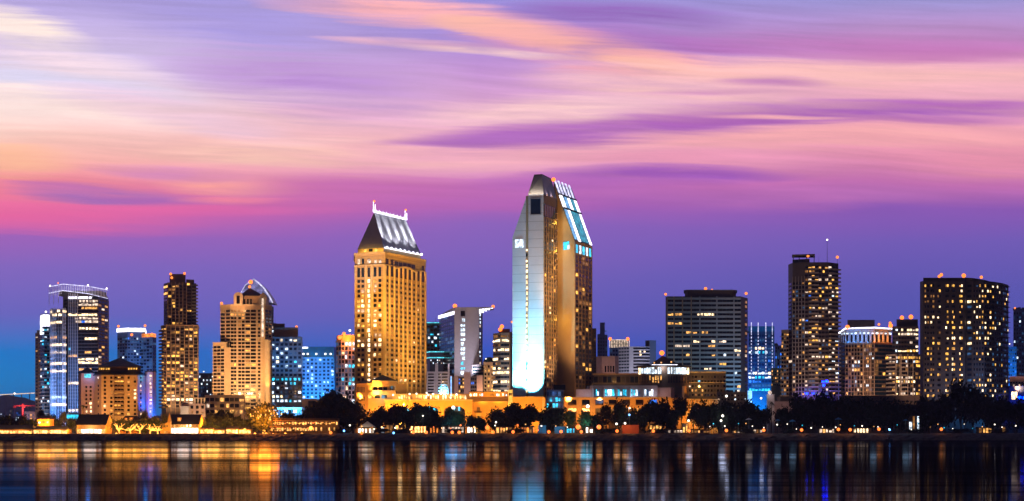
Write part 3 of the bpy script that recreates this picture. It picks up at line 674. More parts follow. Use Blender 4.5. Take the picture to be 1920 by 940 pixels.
T.grid(*T.faces[1], T.z(757), T.z(641), 5, 14, .7, .7, [('d', 8), ('g', 2), ('h', 1.2), ('c', .8), ('t', .6)], rowpal={13: [('c', 2), ('d', 1)], 5: [('t', 2), ('e', 2)], 0: [('c', 1)]}); T.grid(*T.faces[0], T.z(757), T.z(641), 2, 14, .7, .7, [('e', 6), ('g', 3)])
T.part('roof', MB().prism(grow(T.ring, -.8), T.top, Z(628, 1142), 'orangewall')); T.part('roof_slab', MB().prism(grow(T.ring, .5), T.top, T.top + .4, 'pinkwall'))
for a in ((637, 633, 1.5, 'lampglobe'), (645, 626, 1.3, 'beacon'), (656, 620, .8, 'lampwhite')): beacon(T, a[0], a[1], 1138, a[2], a[3], T.top)
T.finish()
lamp('AREA', (X(650, 1132), 1132, T.top + 1), 9000, (1, .3, .05), 2, (X(652, 1142), 1142, T.top + 3))
lamp('SPOT', (X(648, 1110), 1110, 10), 50000, (.8, .65, .8), 1, (X(652, 1142), 1142, 35), 80)

# ================================================================== the golden hotel tower
def gold_tower():
    C = [(665, 1009), (722, 1000), (797, 1047)]
    T = block('hotel_tower', 'golden floodlit hotel tower under a steep grey roof with white lit ridge', 'tower', C, 44, 474.5, 'gold')
    T.ring = T.ring; nz = T.top
    fl, frr = T.faces
    L = (fl[1] - fl[0]).length
    rows = [T.z(526 + 9.27 * k) for k in range(22)]
    palL = [('d', 6), ('e', 3), ('y', 2), ('h', 2.2), ('m', 1), ('u', 1)]
    U = lambda px: (px - 665) / 57 * L
    for k, z in enumerate(rows):
        for px, w in ((673, 5.4), (680.6, 5.4), (703.6, 5.6), (712.6, 5.6)):
            T.window(fl[0], fl[1], U(px), z, w * .325, 1.75, T.pick(palL if px > 690 or k > 1 else [('e', 3), ('u', 2)]))
        T.window(fl[0], fl[1], U(692), z, 1.5, 2.1, 'h' if T.rng.random() < .85 else 'w')
    for px, w in ((673, 5.4), (680.6, 5.4), (692, 4.6), (703.6, 5.6), (712.6, 5.6)): T.window(fl[0], fl[1], U(px), T.z(509.5), w * .325, 5.6, 'e')
    for px in (673, 681, 704.5, 713): T.window(fl[0], fl[1], U(px), T.z(488.5), 1.5, 3.2, 'u' if px != 681 else 'e')
    m = MB(); cx = fl[0] + (fl[1] - fl[0]) * ((692.3 - 665) / 57); nn = (fl[1] - fl[0]).normalized(); nn = Vector((nn.y, -nn.x))
    m.tube((cx.x + nn.x * .05, cx.y + nn.y * .05, T.z(488.5)), (cx.x + nn.x * .4, cx.y + nn.y * .4, T.z(488.5)), 1.3, 1.2, 'u', 14); T.part('medallion', m)
    for px in (666.5, 686.5, 697.6, 720.5): T.part('pier', MB().strip(*fl, (px - 665) / 57 - .02, (px - 665) / 57 + .02, G, T.z(497), 0, .5, 'goldtrim'))
    Lr = (frr[1] - frr[0]).length
    cols = [.045, .165, .275, .385, .49, .60, .71, .82, .94]
    for k, z in enumerate(rows):
        for c in cols: T.window(frr[0], frr[1], Lr * c, z, 2.5, 1.45, T.pick([('n', 9), ('d', 4), ('m', 1.4), ('u', .35), ('e', .8)]) if not (k == 20 and c in (.49, .71)) else 'h')
    for i, c in enumerate(cols):
        T.window(frr[0], frr[1], Lr * c, T.z(507) , 3.0, 6.4, 'd')
        if i < 2 or i > 7: T.window(frr[0], frr[1], Lr * c, T.z(490), 3.0, 3.2, 'd')
    for c in (.27, .375, .48, .585, .69): T.window(frr[0], frr[1], Lr * c, T.z(490.5), 4.6, 2.6, 'e')
    m = MB()                                        # shallow curved hood over the middle bays
    for i in range(10):
        a, b = .22 + .055 * i, .22 + .055 * (i + 1); hh = lambda t: T.z(499) + 1.9 * math.sin(math.pi * (t - .22) / .55)
        d = (frr[1] - frr[0]).normalized(); n2 = Vector((d.y, -d.x)); p, q = frr[0] + d * Lr * a, frr[0] + d * Lr * b
        m.hexa([(*(p + n2 * 1.0), hh(a) - 1.0), (*(q + n2 * 1.0), hh(b) - 1.0), (*q, hh(b) - 1.0), (*p, hh(a) - 1.0)], [(*(p + n2 * 1.0), hh(a)), (*(q + n2 * 1.0), hh(b)), (*q, hh(b)), (*p, hh(a))], 'goldtrim')
    T.part('hood', m)
    pr = [.0, .105, .22, .33, .437, .545, .655, .765, .88, 1.0]
    for c in pr: T.part('pier', MB().strip(*frr, c - .012, c + .012, G, T.z(497), 0, .7, 'goldtrim'))
    T.repeat('floor_band', MB().strip(*frr, .0, 1, -.22, .22, 0, .35, 'goldtrim'), [z - 1.45 for z in rows])
    T.part('cornice', MB().prism(grow(T.ring, .8), nz, nz + .8, 'goldtrim')); T.part('cornice', MB().prism(grow(T.ring, .5), T.z(496.5), T.z(495), 'goldtrim'))
    # attic storey and steep roof with hipped ends
    za = Z(464.8, 1003)
    at = P([(671, 1011), (719.5, 1003.5), (789, 1046)]); at += [at[2] + Vector((-14, 26)), at[0] + Vector((-2, 30))]
    T.part('attic', MB().prism(at, nz + .8, za, 'goldtrim'))
    for u in (.3, .5, .72): T.window(at[0], at[1], (at[1] - at[0]).length * u, (nz + za) / 2 + .6, 2.4, 1.6, 'd' if u == .5 else 'y')
    rb = grow(at, .4); rb = [(*p, za) for p in rb]
    r1 = (X(701.5, 1023), 1023, Z(398, 1023)); r2 = (X(760.8, 1056), 1056, Z(412.5, 1056)); m = MB()
    m.poly([rb[0], rb[1], r1], 'roofmetal'); m.poly([rb[1], rb[2], r2, r1], 'roofmetal'); m.poly([rb[2], rb[3], r2], 'roofmetal'); m.poly([rb[3], rb[4], r1, r2], 'roofmetal'); m.poly([rb[4], rb[0], r1], 'roofmetal')
    ro = T.part('roof', m)
    V = Vector; a, b = V(r1), V(r2); d = (b - a).normalized()
    T.part('ridge_rail', MB().tube(a + V((0, 0, .5)), b + V((0, 0, .5)), .7, .7, 'neon_white', 6), ro)
    for k in range(9):
        q = a + (b - a) * (k + .5) / 9; T.part('ridge_spike', MB().tube(q, q + V((0, 0, 2.2)), .22, .08, 'neon_white', 5), ro)
    for q, e, pt in ((a, 378, 'spire'), (b, 396, 'spire')):
        h = (398 - 379) * .33 if e == 378 else 5.8
        s = T.part('spire', MB().tube(q - d * .8, q - d * .8 + V((0, 0, h)), .28, .2, 'neon_white', 6).tube(q + d * 1.2, q + d * 1.2 + V((0, 0, h * .8)), .28, .2, 'neon_white', 6), ro)
        beacon(T, *[(960 + (q.x) / q.y * FPX), HOR - (q.z + h + .5 - EYE) / q.y * FPX, q.y], .75, 'beacon', q.z + h)
    # eave lights washing the long roof slope
    e0, e1 = V(rb[1]), V(rb[2]); dd = (e1 - e0).normalized(); nrm = V((dd.y, -dd.x, 0)).normalized()
    for k in range(9):
        q = e0 + (e1 - e0) * ((k + .35) / 8.7); q2 = q + nrm * .9 + V((0, 0, .7)); top = a + (b - a) * ((k + .35) / 8.7)
        T.part('eave_lamp', MB().ball(q + nrm * 1.2 + V((0, 0, .4)), .75, 'neon_white', 8, 5))
        lamp('SPOT', q2 + nrm * .9, (120000 if k % 2 else 900000), (.92, .9, 1), .12, q + (top - q) * (.4 if k % 2 else .85), 17 if k % 2 == 0 else 60, .9)
    T.part('eave_beam', MB().tube(e0 + nrm * .6 + V((0, 0, .1)), e1 + nrm * .6 + V((0, 0, .1)), .35, .35, 'neon_white', 6))
    T.finish()
    lamp('SPOT', (X(640, 960), 960, 40), 260000, (.85, .8, 1), 1, (X(696, 1014), 1014, 125), 24, .9)
    gc = (1, .49, .08)
    for px, Y, z, w, tp, tz in ((676, 962, 24, 110000, 690, 45), (706, 955, 24, 110000, 700, 60), (690, 945, 24, 340000, 693, 105), (716, 930, 26, 360000, 700, 125)):
        lamp('SPOT', (X(px, Y), Y, z), w, gc, 1, (X(tp, 1004), 1004, tz), 55, .9)
    for px, Y, z, w, tp, tY, tz in ((768, 965, 37, 100000, 742, 1012, 45), (782, 985, 34, 110000, 775, 1033, 50), (775, 945, 40, 270000, 745, 1014, 90), (800, 955, 36, 360000, 775, 1033, 105), (820, 985, 30, 150000, 790, 1042, 70)):
        lamp('SPOT', (X(px, Y), Y, z), w, gc, 1, (X(tp, tY), tY, tz), 55, .9)
    for px in (676, 688, 700, 712): lamp('POINT', (X(px, 1006), 1006.5 - (px - 676) * .12, nz + 1.6), 500, (1, .55, .08), .3)
mat('roofmetal', (.42, .42, .45), .6, .12, .3, .0, .4)
gold_tower()

# ================================================================== between the two hotel towers
T = block('office_tower', 'dark glass tower with teal neon outlines tucked behind the golden hotel tower', 'tower', [(794, 1225), (826, 1225), (829, 1240)], 36, 606, 'tealwall')
T.grid(*T.faces[0], T.z(680), T.z(609), 5, 10, .8, .55, [('d', 9), ('c', 2), ('t', 1), ('g', 2)]); T.part('neon_edge', MB().strip(*T.faces[0], 0, 1, T.top, T.top + .5, 0, .4, 'neon_cyan'))
L6 = P([(799, 1200), (806, 1190), (834, 1190), (842, 1200), (836, 1214), (806, 1214)]); T.part('lower_block', MB().prism(L6, G, Z(660, 1190), 'darkblue'))
zz = Z(660, 1190)
for zo, nm in ((zz, 'neon_edge'), (Z(671, 1190), 'neon_edge')):
    m = MB(); r = grow(L6, .3)
    for i in range(6):
        if zo != zz and i not in (0, 1, 2): continue
        m.tube((*r[i], zo), (*r[(i + 1) % 6], zo), .38, .38, 'neon_cyan', 5)
    T.part(nm, m)
T.grid(L6[1], L6[2], Z(684, 1190), Z(673, 1190), 7, 2, .5, .5, [('d', 2), ('u', 1), ('c', 1)])
T.finish()
T = block('apartment_block', 'pale low block of dark ribbon windows in three bays, beneath the teal neon outline', 'building', [(798, 1150), (843, 1150)], 30, 697, 'pale')
for k in range(3): T.part('tower_bay', MB().strip(*T.faces[0], (.0, .40, .93)[k], (.07, .52, 1.0)[k], G, Z((683, 681, 682)[k], 1148), 0, 1.2, 'pale'))
T.grid(*T.faces[0], T.z(745), T.z(699), 3, 8, .84, .45, [('d', 9), ('n', 1)], .08, .94); T.grid(*T.faces[0], T.z(740), T.z(699), 9, 6, .25, .3, [(None, 9), ('h', 1.4), ('u', .5)])
T.finish(); lamp('SPOT', (X(820, 1105), 1105, 24), 40000, (.9, .7, .75), 1, (X(820, 1150), 1150, 30), 90)

def grey_slab():
    T = block('office_tower', 'teal glass and grey concrete slab tower with a winged roof canopy', 'tower', [(823.5, 1200), (852, 1160)], 0, 583, None)
    A = P([(823.5, 1205), (852, 1160), (863, 1160), (863, 1162), (873, 1162), (873, 1160), (898, 1160), (902, 1168)]) + P([(905, 1195), (830, 1225)])
    Yn = 1160; zt = Z(576, Yn)
    T.top = zt; T.base = G; T.part('wall', MB().prism(A[1:], G, zt, 'concrete'))
    gw = [A[0], A[1], A[1] + Vector((3, 30)), A[0] + Vector((4, 24))]
    T.part('glass_wing', MB().prism(gw, G, Z(584, Yn), 'tealwall'))
    T.grid(A[0], A[1], Z(742, Yn), Z(588, Yn), 7, 22, .86, .72, [('k', 10), ('e', 2), ('t', .15), ('c', .15), ('g', 1.5)])
    T.part('crown_strip', MB().strip(A[0], A[1], 0, 1, Z(590, Yn), Z(584, Yn), 0, .8, 'neon_white'))
    for k in range(13):
        py = 600 + 9.0 * k; T.window(A[3], A[4], 1.85, Z(py, Yn), 3.0, 2.3, 'c' if k not in (9, 10) else 't')
    T.window(A[3], A[4], 1.85, Z(588, Yn), 3.0, 3.6, 'd')
    for k in range(16): T.window(A[6], A[7], (A[7] - A[6]).length * .5, Z(590 + 7.0 * k, Yn), 3.2, 1.5, T.pick([('e', 1), ('c', 1), ('u', .5)]))
    # winged canopy
    m = MB(); c0, c1, y0, y1 = X(897, 1162), X(925, 1162), 1161, 1185
    m.hexa([(c0, y0, Z(580, 1161)), (c1, y0, Z(577, 1161)), (c1, y1, Z(577, 1161)), (c0, y1, Z(580, 1161))], [(c0, y0, zt), (c1, y0, Z(575.5, 1161)), (c1, y1, Z(575.5, 1161)), (c0, y1, zt)], 'concrete'); cp = T.part('canopy', m)
    for k in range(5):
        x = c0 + (c1 - c0) * k / 5; h = 3.4 - .55 * k
        T.part('light_panel', MB().box(x + .1, x + (c1 - c0) / 5 - .3, y0 + .2, y0 + .8, Z(580, 1161) - h + .4 * k, Z(579.5, 1161) + .22 * k, 'neon_white'), cp)
    beacon(T, 853, 574, 1162, 1.5, 'lampglobe', zt); beacon(T, 924.5, 575, 1164, 1.2, 'beacon', zt); T.finish()
    lamp('SPOT', (X(880, 1117), 1122, 44), 62000, (.84, .72, .92), 1, (X(885, 1160), 1160, 66), 80)
    lamp('SPOT', (X(832, 1140), 1140, 26), 240000, (.05, .5, .75), 1, (X(830, 1195), 1195, 60), 34)
grey_slab()
def mid_block():
    T = block('apartment_block', 'low block of dusky pink panels and dark glass bays behind the terrace wall', 'building', [(845, 1095), (906, 1095)], 24, 706, 'charcoal')
    f = T.faces[0]; L = (f[1] - f[0]).length
    for a, b, py in ((844, 847.5, 704), (852, 859, 705), (870, 882, 698), (894, 905, 704)): T.part('panel', MB().strip(*f, (a - 845) / 61, (b - 845) / 61, G, Z(py, 1095), 0, .8, 'pinkwall'))
    T.part('neon_edge', MB().strip(*f, .0, .03, G + 10, Z(706, 1095), .8, 1.0, 'neon_blue'))
    for c0, n in ((860, 4), (883, 4)):
        for i in range(3):
            for k in range(4): T.window(*f, (c0 + 1.5 + i * 3.6 - 845) / 61 * L, Z(711 + 7.5 * k, 1095), .95, 1.5, T.pick([('d', 4), ('w', 1.2), ('y', .6), ('b', .7)]))
    T.finish(); lamp('SPOT', (X(875, 1060), 1060, 24), 26000, (.95, .6, .55), 1, (X(876, 1095), 1095, 30), 100)
    T = block('apartment_block', 'cream lit block with a dark green dome, left of the grey ribbon office', 'building', [(907, 1110), (926, 1110)], 24, 681, 'salmontrim')
    T.grid(*T.faces[0], T.z(735), T.z(684), 3, 7, .5, .55, [('d', 3), ('w', 1), ('m', 1), ('y', .5)])
    T.part('dome', MB().ball((X(918, 1122), 1122, T.top), 4.6, 'greenroof', 14, 8)); T.part('cornice', MB().prism(grow(T.ring, .4), T.top - .1, T.top + .6, 'salmontrim')); beacon(T, 911, 673, 1118, .4, 'lampwhite'); T.finish()
    lamp('SPOT', (X(918, 1082), 1082, 24), 26000, (1, .55, .22), 1, (X(917, 1110), 1110, 34), 90)
    T = block('office_block', 'small grey teal block with slatted floors, in front of the winged slab tower', 'building', [(885, 1130), (908, 1130)], 20, 684, 'concretedark')
    T.grid(*T.faces[0], T.z(704), T.z(686), 1, 3, .9, .4, [('k', 1)]); T.grid(*T.faces[0], T.z(712), T.z(704), 8, 1, .4, .7, [('e', 1)]); T.finish()
    T = block('office_tower', 'grey office tower with warm lit ribbons and orange roof lamps beside the white slab', 'tower', [(924.5, 1060), (939, 1050), (957, 1050), (964, 1058)], 26, 624, 'concrete')
    for k in range(14):
        py = 630 + 8.6 * k; z = T.z(py); on = k in (1, 3, 5, 7, 8, 10, 12, 13)
        for fi, n in ((0, 3), (1, 3)):
            for c in range(n):
                l = (T.faces[fi][1] - T.faces[fi][0]).length; T.window(*T.faces[fi], l * (c + .5) / n, z, l / n * .94, 1.5, 'h' if on and T.rng.random() < .8 else T.pick([('e', 4), ('k', 2), ('m', 1)]))
    T.part('wall_panel', MB().strip(*T.faces[1], .86, 1.0, G, T.top + .5, 0, .6, 'brownlight')); T.part('plant_room', MB().prism(P([(938, 1056), (956, 1056), (956, 1070), (938, 1070)]), T.top, Z(617, 1056), 'charcoal'))
    beacon(T, 938, 618, 1052, 1.3, 'lampglobe'); beacon(T, 941, 612.5, 1054, 1.3, 'lampglobe'); beacon(T, 960, 604, 1058, .8); T.finish()
    lamp('SPOT', (X(935, 1018), 1018, 26), 40000, (.9, .72, .6), 1, (X(940, 1050), 1050, 40), 90)
mid_block()

# ================================================================== the tall white and tan hotel slab
mat('capmetal', (.45, .42, .38), .6, .12, .3)
def white_hotel():
    T = Thing('hotel_tower', 'tallest tower, white floodlit slab with tan window wing and slanted cyan glass roof', 'tower', (X(1030, 1000), 1000, G))
    T.top = Z(365, 986)
    V2 = lambda a, Y: Vector((X(a, Y), Y))
    a0, a1, b0, b1, c1 = V2(960.8, 990), V2(986, 988), V2(990.7, 987), V2(1019, 985), V2(1042, 1003)
    back = Vector((4, 34))
    # left panel with slanted shoulder
    zA, zB = Z(446, 990), Z(372, 988)
    T.part('side_panel', MB().prism([a0, a1, a1 + back, a0 + back], G, [zA, zB, zB, zA], 'hotelwhite'))
    T.part('groove', MB().prism([a1 + Vector((0, 1.4)), b0 + Vector((0, 1.4)), b0 + back, a1 + back], G, Z(367, 988), 'hoteltan'))
    T.part('front_panel', MB().prism([b0, b1, b1 + back, b0 + back], G, T.top, 'hotelwhite'))
    T.part('window_wall', MB().prism([b1 + Vector((.02, .02)), c1, c1 + back, b1 + back], G, T.top - .05, 'brownlight'))
    for k in range(27): T.window(a1 + Vector((0, 1.4)), b0 + Vector((0, 1.4)), .75, Z(468 + 10.2 * k, 988), .9, 1.9, 'h' if T.rng.random() < .9 else 'd')
    L = (a1 - a0).length; T.window(a0, a1, L * .51, Z(457, 989), 5.0, 5.0, 'c'); T.part('window_frame', MB().strip(a0, a1, .50, .53, Z(465, 989), Z(449, 989), .2, .4, 'concrete'))
    L = (b1 - b0).length; T.window(b0, b1, L * .49, Z(387, 986), 5.9, 9.4, 'e')
    fr = MB()
    for u0, u1, za, zb in ((.12, .16, 403, 371), (.82, .86, 403, 371), (.12, .86, 373, 371), (.12, .86, 404, 402)): fr.strip(b0, b1, u0, u1, Z(za, 986), Z(zb, 986), 0, .4, 'concrete')
    T.part('window_frame', fr)
    Lc = (c1 - b1).length
    for k in range(39):
        for c in range(5): T.window(b1, c1, Lc * (.12 + .19 * c), Z(414 + 8.55 * k, 990), 2.3, 1.6, T.pick([('n', 10), ('d', 3), ('y', 1.2), ('m', 1.2), ('h', .4)]))
    for c in range(5): T.window(b1, c1, Lc * (.14 + .18 * c), Z(396, 990), 2.4, 7.4, 'e')
    for c in range(6): T.part('pier', MB().strip(b1, c1, max(0, .03 + .19 * c - .02), .03 + .19 * c + .02, G, Z(408, 990), 0, .4, 'hoteltan'))
    # mansard cap
    base = [b0 + Vector((-.3, -.3)), b1 + Vector((0, -.4)), V2(1044, 1006), b0 + Vector((6, 32))]
    tr = [V2(1001, 994), V2(1016.5, 992), V2(1034, 1010), V2(1006, 1018)]
    T.part('mansard_roof', MB().hexa([(*p, T.top) for p in base], [(*p, Z(329, 994)) for p in tr], 'capmetal'))
    T.part('roof_rail', MB().prism(grow(tr, -.4), Z(329, 994), Z(328, 994) + .2, 'brown'))
    # stair recess with warm landings
    T.part('recess', MB().prism([c1, V2(1046, 1014), V2(1050, 1026), c1 + back], G, Z(371, 1003), 'brown'))
    for k in range(32): 
        T.part('balcony', MB().box(X(1041.5, 1001), X(1046, 1001), 1001.2, 1004, Z(400 + 10.6 * k, 1001) - .12, Z(400 + 10.6 * k, 1001) + .12, 'brownlight'))
    # tan wing
    D0, D1, E1 = V2(1038, 1014), V2(1077, 1000), V2(1109.5, 1029); D3 = D0 + (E1 - D1)
    zr, ze = Z(341, 1014), Z(451, 1000)
    T.part('wing', MB().prism([D0, D1, E1, D3], G, [zr, ze, ze, zr], 'hoteltan'))
    T.part('wing_back', MB().prism([D3, E1, E1 + Vector((-6, 26)), D3 + Vector((-4, 26))], G, [zr - 6, ze - 4, ze - 4, zr - 6], 'brown'))
    Ld = (D1 - D0).length; u = (1062 - 1038) / 39; T.window(D0, D1, Ld * u, Z(461, 1005), 5.2, 4.8, 't'); T.window(D0, D1, Ld * (u + .11), Z(461.5, 1005) , 1.9, 4.2, 'c', dep=.3)
    Le = (E1 - D1).length
    for k in range(33):
        for c in range(5): T.window(D1, E1, Le * (.12 + .19 * c), Z(482 + 8.35 * k, 1004), 4.2, 1.75, T.pick([('n', 8), ('d', 4), ('m', 1.6), ('y', .7 if k < 24 else 2)]))
    for c in range(5): T.window(D1, E1, Le * (.12 + .19 * c), Z(467.5, 1006), 4.0, 5.0, 'c' if c % 2 else 't')
    for c in range(6): T.part('pier', MB().strip(D1, E1, max(0, .025 + .19 * c - .02), min(1, .025 + .19 * c + .02), G, ze - .6, 0, .45, 'brownlight'))
    T.repeat('floor_band', MB().strip(D1, E1, 0, 1, -.2, .2, 0, .3, 'brownlight'), [Z(486.2 + 8.35 * k, 1004) for k in range(32)])
    # slanted roof: glass strips and light bars lying on the slope
    A, B = Vector((*D1, ze)), Vector((*E1, ze)); C = Vector((*D0, zr)); sv, tv = B - A, C - A; nn = sv.cross(tv).normalized()
    if nn.z < 0: nn = -nn
    def slab(s0, s1, t0, t1, h0, h1, m, name):
        q = [A + sv * s + tv * t for s, t in ((s0, t0), (s1, t0), (s1, t1), (s0, t1))]
        return T.part(name, MB().hexa([p + nn * h0 for p in q], [p + nn * h1 for p in q], m))
    slab(0, 1, 0, 1, .02, .3, 'darkblue', 'slanted_roof')
    for s0, s1, m in ((.0, .17, 'glasslight'), (.40, .58, 'glassteal'), (.60, .80, 'glassteal')): slab(s0 + .01, s1, .02, .53, .3, .6, m, 'roof_glass')
    for s0, s1 in ((.21, .34), (.87, .98)): slab(s0, s1, .0, .53, .3, .6, 'neon_white', 'light_bar')
    for s0, s1, m in ((.0, .15, 'neon_white'), (.24, .38, 'glasslight'), (.46, .56, 'neon_white'), (.62, .78, 'glassteal'), (.82, .95, 'neon_white')): slab(s0, s1, .56, .76, .3, .9, m, 'light_bar')
    for k in range(5): slab(.03 + .2 * k, .11 + .2 * k, .80, 1.04, .3, .7, 'neon_soft', 'light_bar')
    for t in (.54, .775): slab(0, 1, t, t + .018, .3, 1.0, 'concretedark', 'cross_beam')
    beacon(T, 1038, 337, 1014, 1.3, 'lampglobe', zr); beacon(T, 1067, 353, 1044, .9, 'beacon', zr); beacon(T, 1011, 329, 1000, .7, 'beacon', Z(330, 994))
    T.finish()
    # wall washers standing on the low roof in front
    cw = (.28, .72, 1.0)
    z0 = Z(744, 978)
    for px, Y, w, tp, tz, cone, c in ((968, 979, 330000, 972, 46, 80, (.13, .68, 1)), (980, 977, 80000, 974, 95, 40, cw), (994, 977, 900000, 998, 38, 66, (.13, .70, 1)), (1004, 974, 420000, 1005, 66, 46, (.24, .72, 1)), (998, 972, 110000, 1002, 95, 40, cw),
                                  (972, 950, 42000, 975, 90, 50, (.22, .62, 1)), (1000, 945, 60000, 1003, 100, 50, (.22, .62, 1)), (985, 935, 130000, 990, 135, 30, (.50, .62, 1))):
        lamp('SPOT', (X(px, Y), Y, z0 + .8), w, c, .8, (X(tp, 989), 989, tz), cone, .9)
    for px, Y, w in ((995, 984.5, 230), (1005, 983.5, 260), (1015, 982.8, 230), (1026, 989.5, 160), (1036, 997, 160)):  # small roof-edge lights added to brighten the otherwise black cap
        T.part('cap_fill', MB().ball((X(px, Y), Y + 1.2, T.top + .5), .22, 'shopdim', 6, 4)); lamp('SPOT', (X(px, Y), Y, T.top + .3), w * 4, (1, .86, .74) if px < 1020 else (.85, .62, .85), .3, (X(px + 1, Y + 8), Y + 8, T.top + 8), 150, 1)
    gc = (1, .50, .10)
    for px, Y, z, w, tp, tz in ((1052, 940, 22, 260000, 1062, 42), (1076, 925, 22, 430000, 1062, 82), (1074, 905, 22, 520000, 1060, 125)): lamp('SPOT', (X(px + 14, Y), Y, z), w, gc, 1, (X(tp + 6, 1006), 1006, tz), 34, 1)
    for px, Y, z, w, tp, tz in ((1115, 960, 22, 700000, 1098, 50), (1125, 945, 22, 1900000, 1095, 105)): lamp('SPOT', (X(px, Y), Y, z), w, (1, .6, .25), 1, (X(tp, 1018), 1018, tz), 55, .9)
    lamp('SPOT', (X(1066, 989), 989.5, 24), 110000, (1, .60, .32), .8, (X(1031, 995), 995, 85), 70, .9); lamp('SPOT', (X(1075, 930), 930, 24), 480000, (1, .60, .32), 1, (X(1038, 998), 998, 100), 17, .9)
    for py in (420, 472, 600): lamp('POINT', (X(1047, 1002), 1002, Z(py, 1002)), 1500, (1, .6, .1), .5)
glow('glasslight', (.22, .55, .95), .8, .3); glow('glassteal', (.03, .38, .50), .75, .3)
white_hotel()

T = block('apartment_tower', 'narrow brown tower peeking out behind the tan wing of the tallest hotel', 'tower', [(1098, 1120), (1118, 1120)], 24, 618, 'brown')
T.grid(*T.faces[0], T.z(730), T.z(622), 4, 18, .5, .4, [('n', 8), ('m', 1)]); T.finish()
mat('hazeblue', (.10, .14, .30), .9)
def far_right():
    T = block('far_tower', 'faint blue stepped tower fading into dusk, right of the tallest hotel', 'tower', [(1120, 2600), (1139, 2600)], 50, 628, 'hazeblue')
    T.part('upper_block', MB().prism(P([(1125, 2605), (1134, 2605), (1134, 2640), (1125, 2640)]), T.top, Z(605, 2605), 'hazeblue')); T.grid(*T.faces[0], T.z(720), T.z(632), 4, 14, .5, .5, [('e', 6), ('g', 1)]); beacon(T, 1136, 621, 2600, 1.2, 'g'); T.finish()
    T = block('office_tower', 'grey tower with white vertical crown fins and an orange lamp at each top corner', 'tower', [(1143, 1500), (1180, 1500)], 40, 652, 'bluegrey')
    T.grid(*T.faces[0], T.z(730), T.z(654), 7, 10, .6, .5, [('e', 8), ('g', 2)]); T.part('crown', MB().prism(grow(T.ring, -1.2), T.top, Z(638, 1500), 'concretedark'))
    for k in range(13): T.part('crown_fin', MB().strip(*T.faces[0], k / 12 - .012, k / 12 + .012, T.top, Z(638, 1500), -.6, .3, 'u'))
    T.part('crown_rail', MB().strip(*T.faces[0], -.03, 1.03, Z(638, 1500), Z(637, 1500), -.6, .5, 'u')); beacon(T, 1144, 635.5, 1498, 1.5, 'lampglobe', Z(637, 1500)); beacon(T, 1177, 635.5, 1498, 1.5, 'lampglobe', Z(637, 1500)); T.finish()
    T = block('office_block', 'white banded office block with dark ribbon windows and three lit panes', 'building', [(1160, 1350), (1180, 1342), (1218, 1342)], 36, 650, 'pale')
    for k in range(9):
        z = T.z(653.5 + 6.0 * k)
        for c in range(4): T.window(*T.faces[0], (T.faces[0][1] - T.faces[0][0]).length * (c + .5) / 4, z, 2.1, 1.2, 'e')
        l = (T.faces[1][1] - T.faces[1][0]).length
        for c in range(8): T.window(*T.faces[1], l * (.20 + .8 * (c + .5) / 8), z, l * .1, 1.2, 'h' if (k, c) in ((1, 3), (1, 5), (2, 3)) else 'd')
    T.part('stair_tower', MB().prism(P([(1218, 1342), (1230, 1346), (1228, 1372), (1214, 1372)]), G, T.z(638), 'bluegrey')); T.part('plant_room', MB().prism(P([(1210, 1346), (1217, 1346), (1217, 1362), (1210, 1362)]), T.top, T.z(638), 'charcoal')); T.finish()
    lamp('SPOT', (X(1195, 1295), 1295, 20), 120000, (.75, .75, 1), 1, (X(1195, 1342), 1342, 50), 80)
    T = block('concert_hall', 'plain dusky pink block with four tall dark slots, in front of the white banded offices', 'building', [(1118, 1210), (1128, 1203), (1153, 1200), (1160, 1206)], 26, 668, 'pinkwall')
    l = (T.faces[1][1] - T.faces[1][0]).length
    for k in range(4): T.window(*T.faces[1], l * (.30 + .20 * k), T.z(692), 1.1, 4.4, 'd')
    for k in range(4): T.window(*T.faces[1], l * (.30 + .20 * k), T.z(701), 1.2, .7, 'd')
    T.finish(); lamp('SPOT', (X(1140, 1160), 1160, 24), 36000, (1, .55, .4), 1, (X(1140, 1202), 1202, 45), 80)

    # --- broad banded hotel
    T = block('hotel_tower', 'broad dark hotel slab of horizontal balcony bands with a rounded rooftop storey', 'tower', [(1248, 1126), (1252, 1120), (1389, 1120), (1402, 1136)], 30, 556, 'darkband')
    f = T.faces[1]; l = (f[1] - f[0]).length
    lit = {2: [(1253, 1279, 'w'), (1312, 1342, 'h')], 4: [(1253, 1275, 'w')], 6: [(1291, 1296, 'w'), (1303, 1308, 'w'), (1316, 1327, 'w')], 8: [(1300, 1309, 'h'), (1334, 1342, 'h'), (1349, 1358, 'u')], 9: [(1265, 1294, 'u'), (1331, 1336, 'w')],
           10: [(1379, 1389, 'h')], 11: [(1286, 1292, 'w'), (1336, 1339, 'w'), (1356, 1360, 'c'), (1386, 1389, 'u')], 13: [(1347, 1357, 'y')], 14: [(1322, 1326, 'h'), (1330, 1334, 'u')], 15: [(1379, 1383, 'c')], 18: [(1384, 1389, 'w')], 19: [(1385, 1390, 'u')]}
    for k in range(21):
        py = 564.5 + 8.45 * k; z = T.z(py)
        for c in range(20):
            a = 1252 + 137 * (c + .5) / 20; m = 'd'
            for s, e, mm in lit.get(k - 1 if k else -1, []):
                if s - 2 < a < e + 2: m = mm
            T.window(*f, l * (c + .5) / 20, z, l / 20 * .93, 1.55, m)
        T.window(*T.faces[2], (T.faces[2][1] - T.faces[2][0]).length * .72, z, 4.0, 1.6, T.pick([('d', 3), ('m', 2), ('u', .6)]))
    T.repeat('balcony', MB().strip(*f, 0, 1, -.75, .75, 0, .9, 'bandgrey'), [T.z(560.3 + 8.45 * k) for k in range(22)])
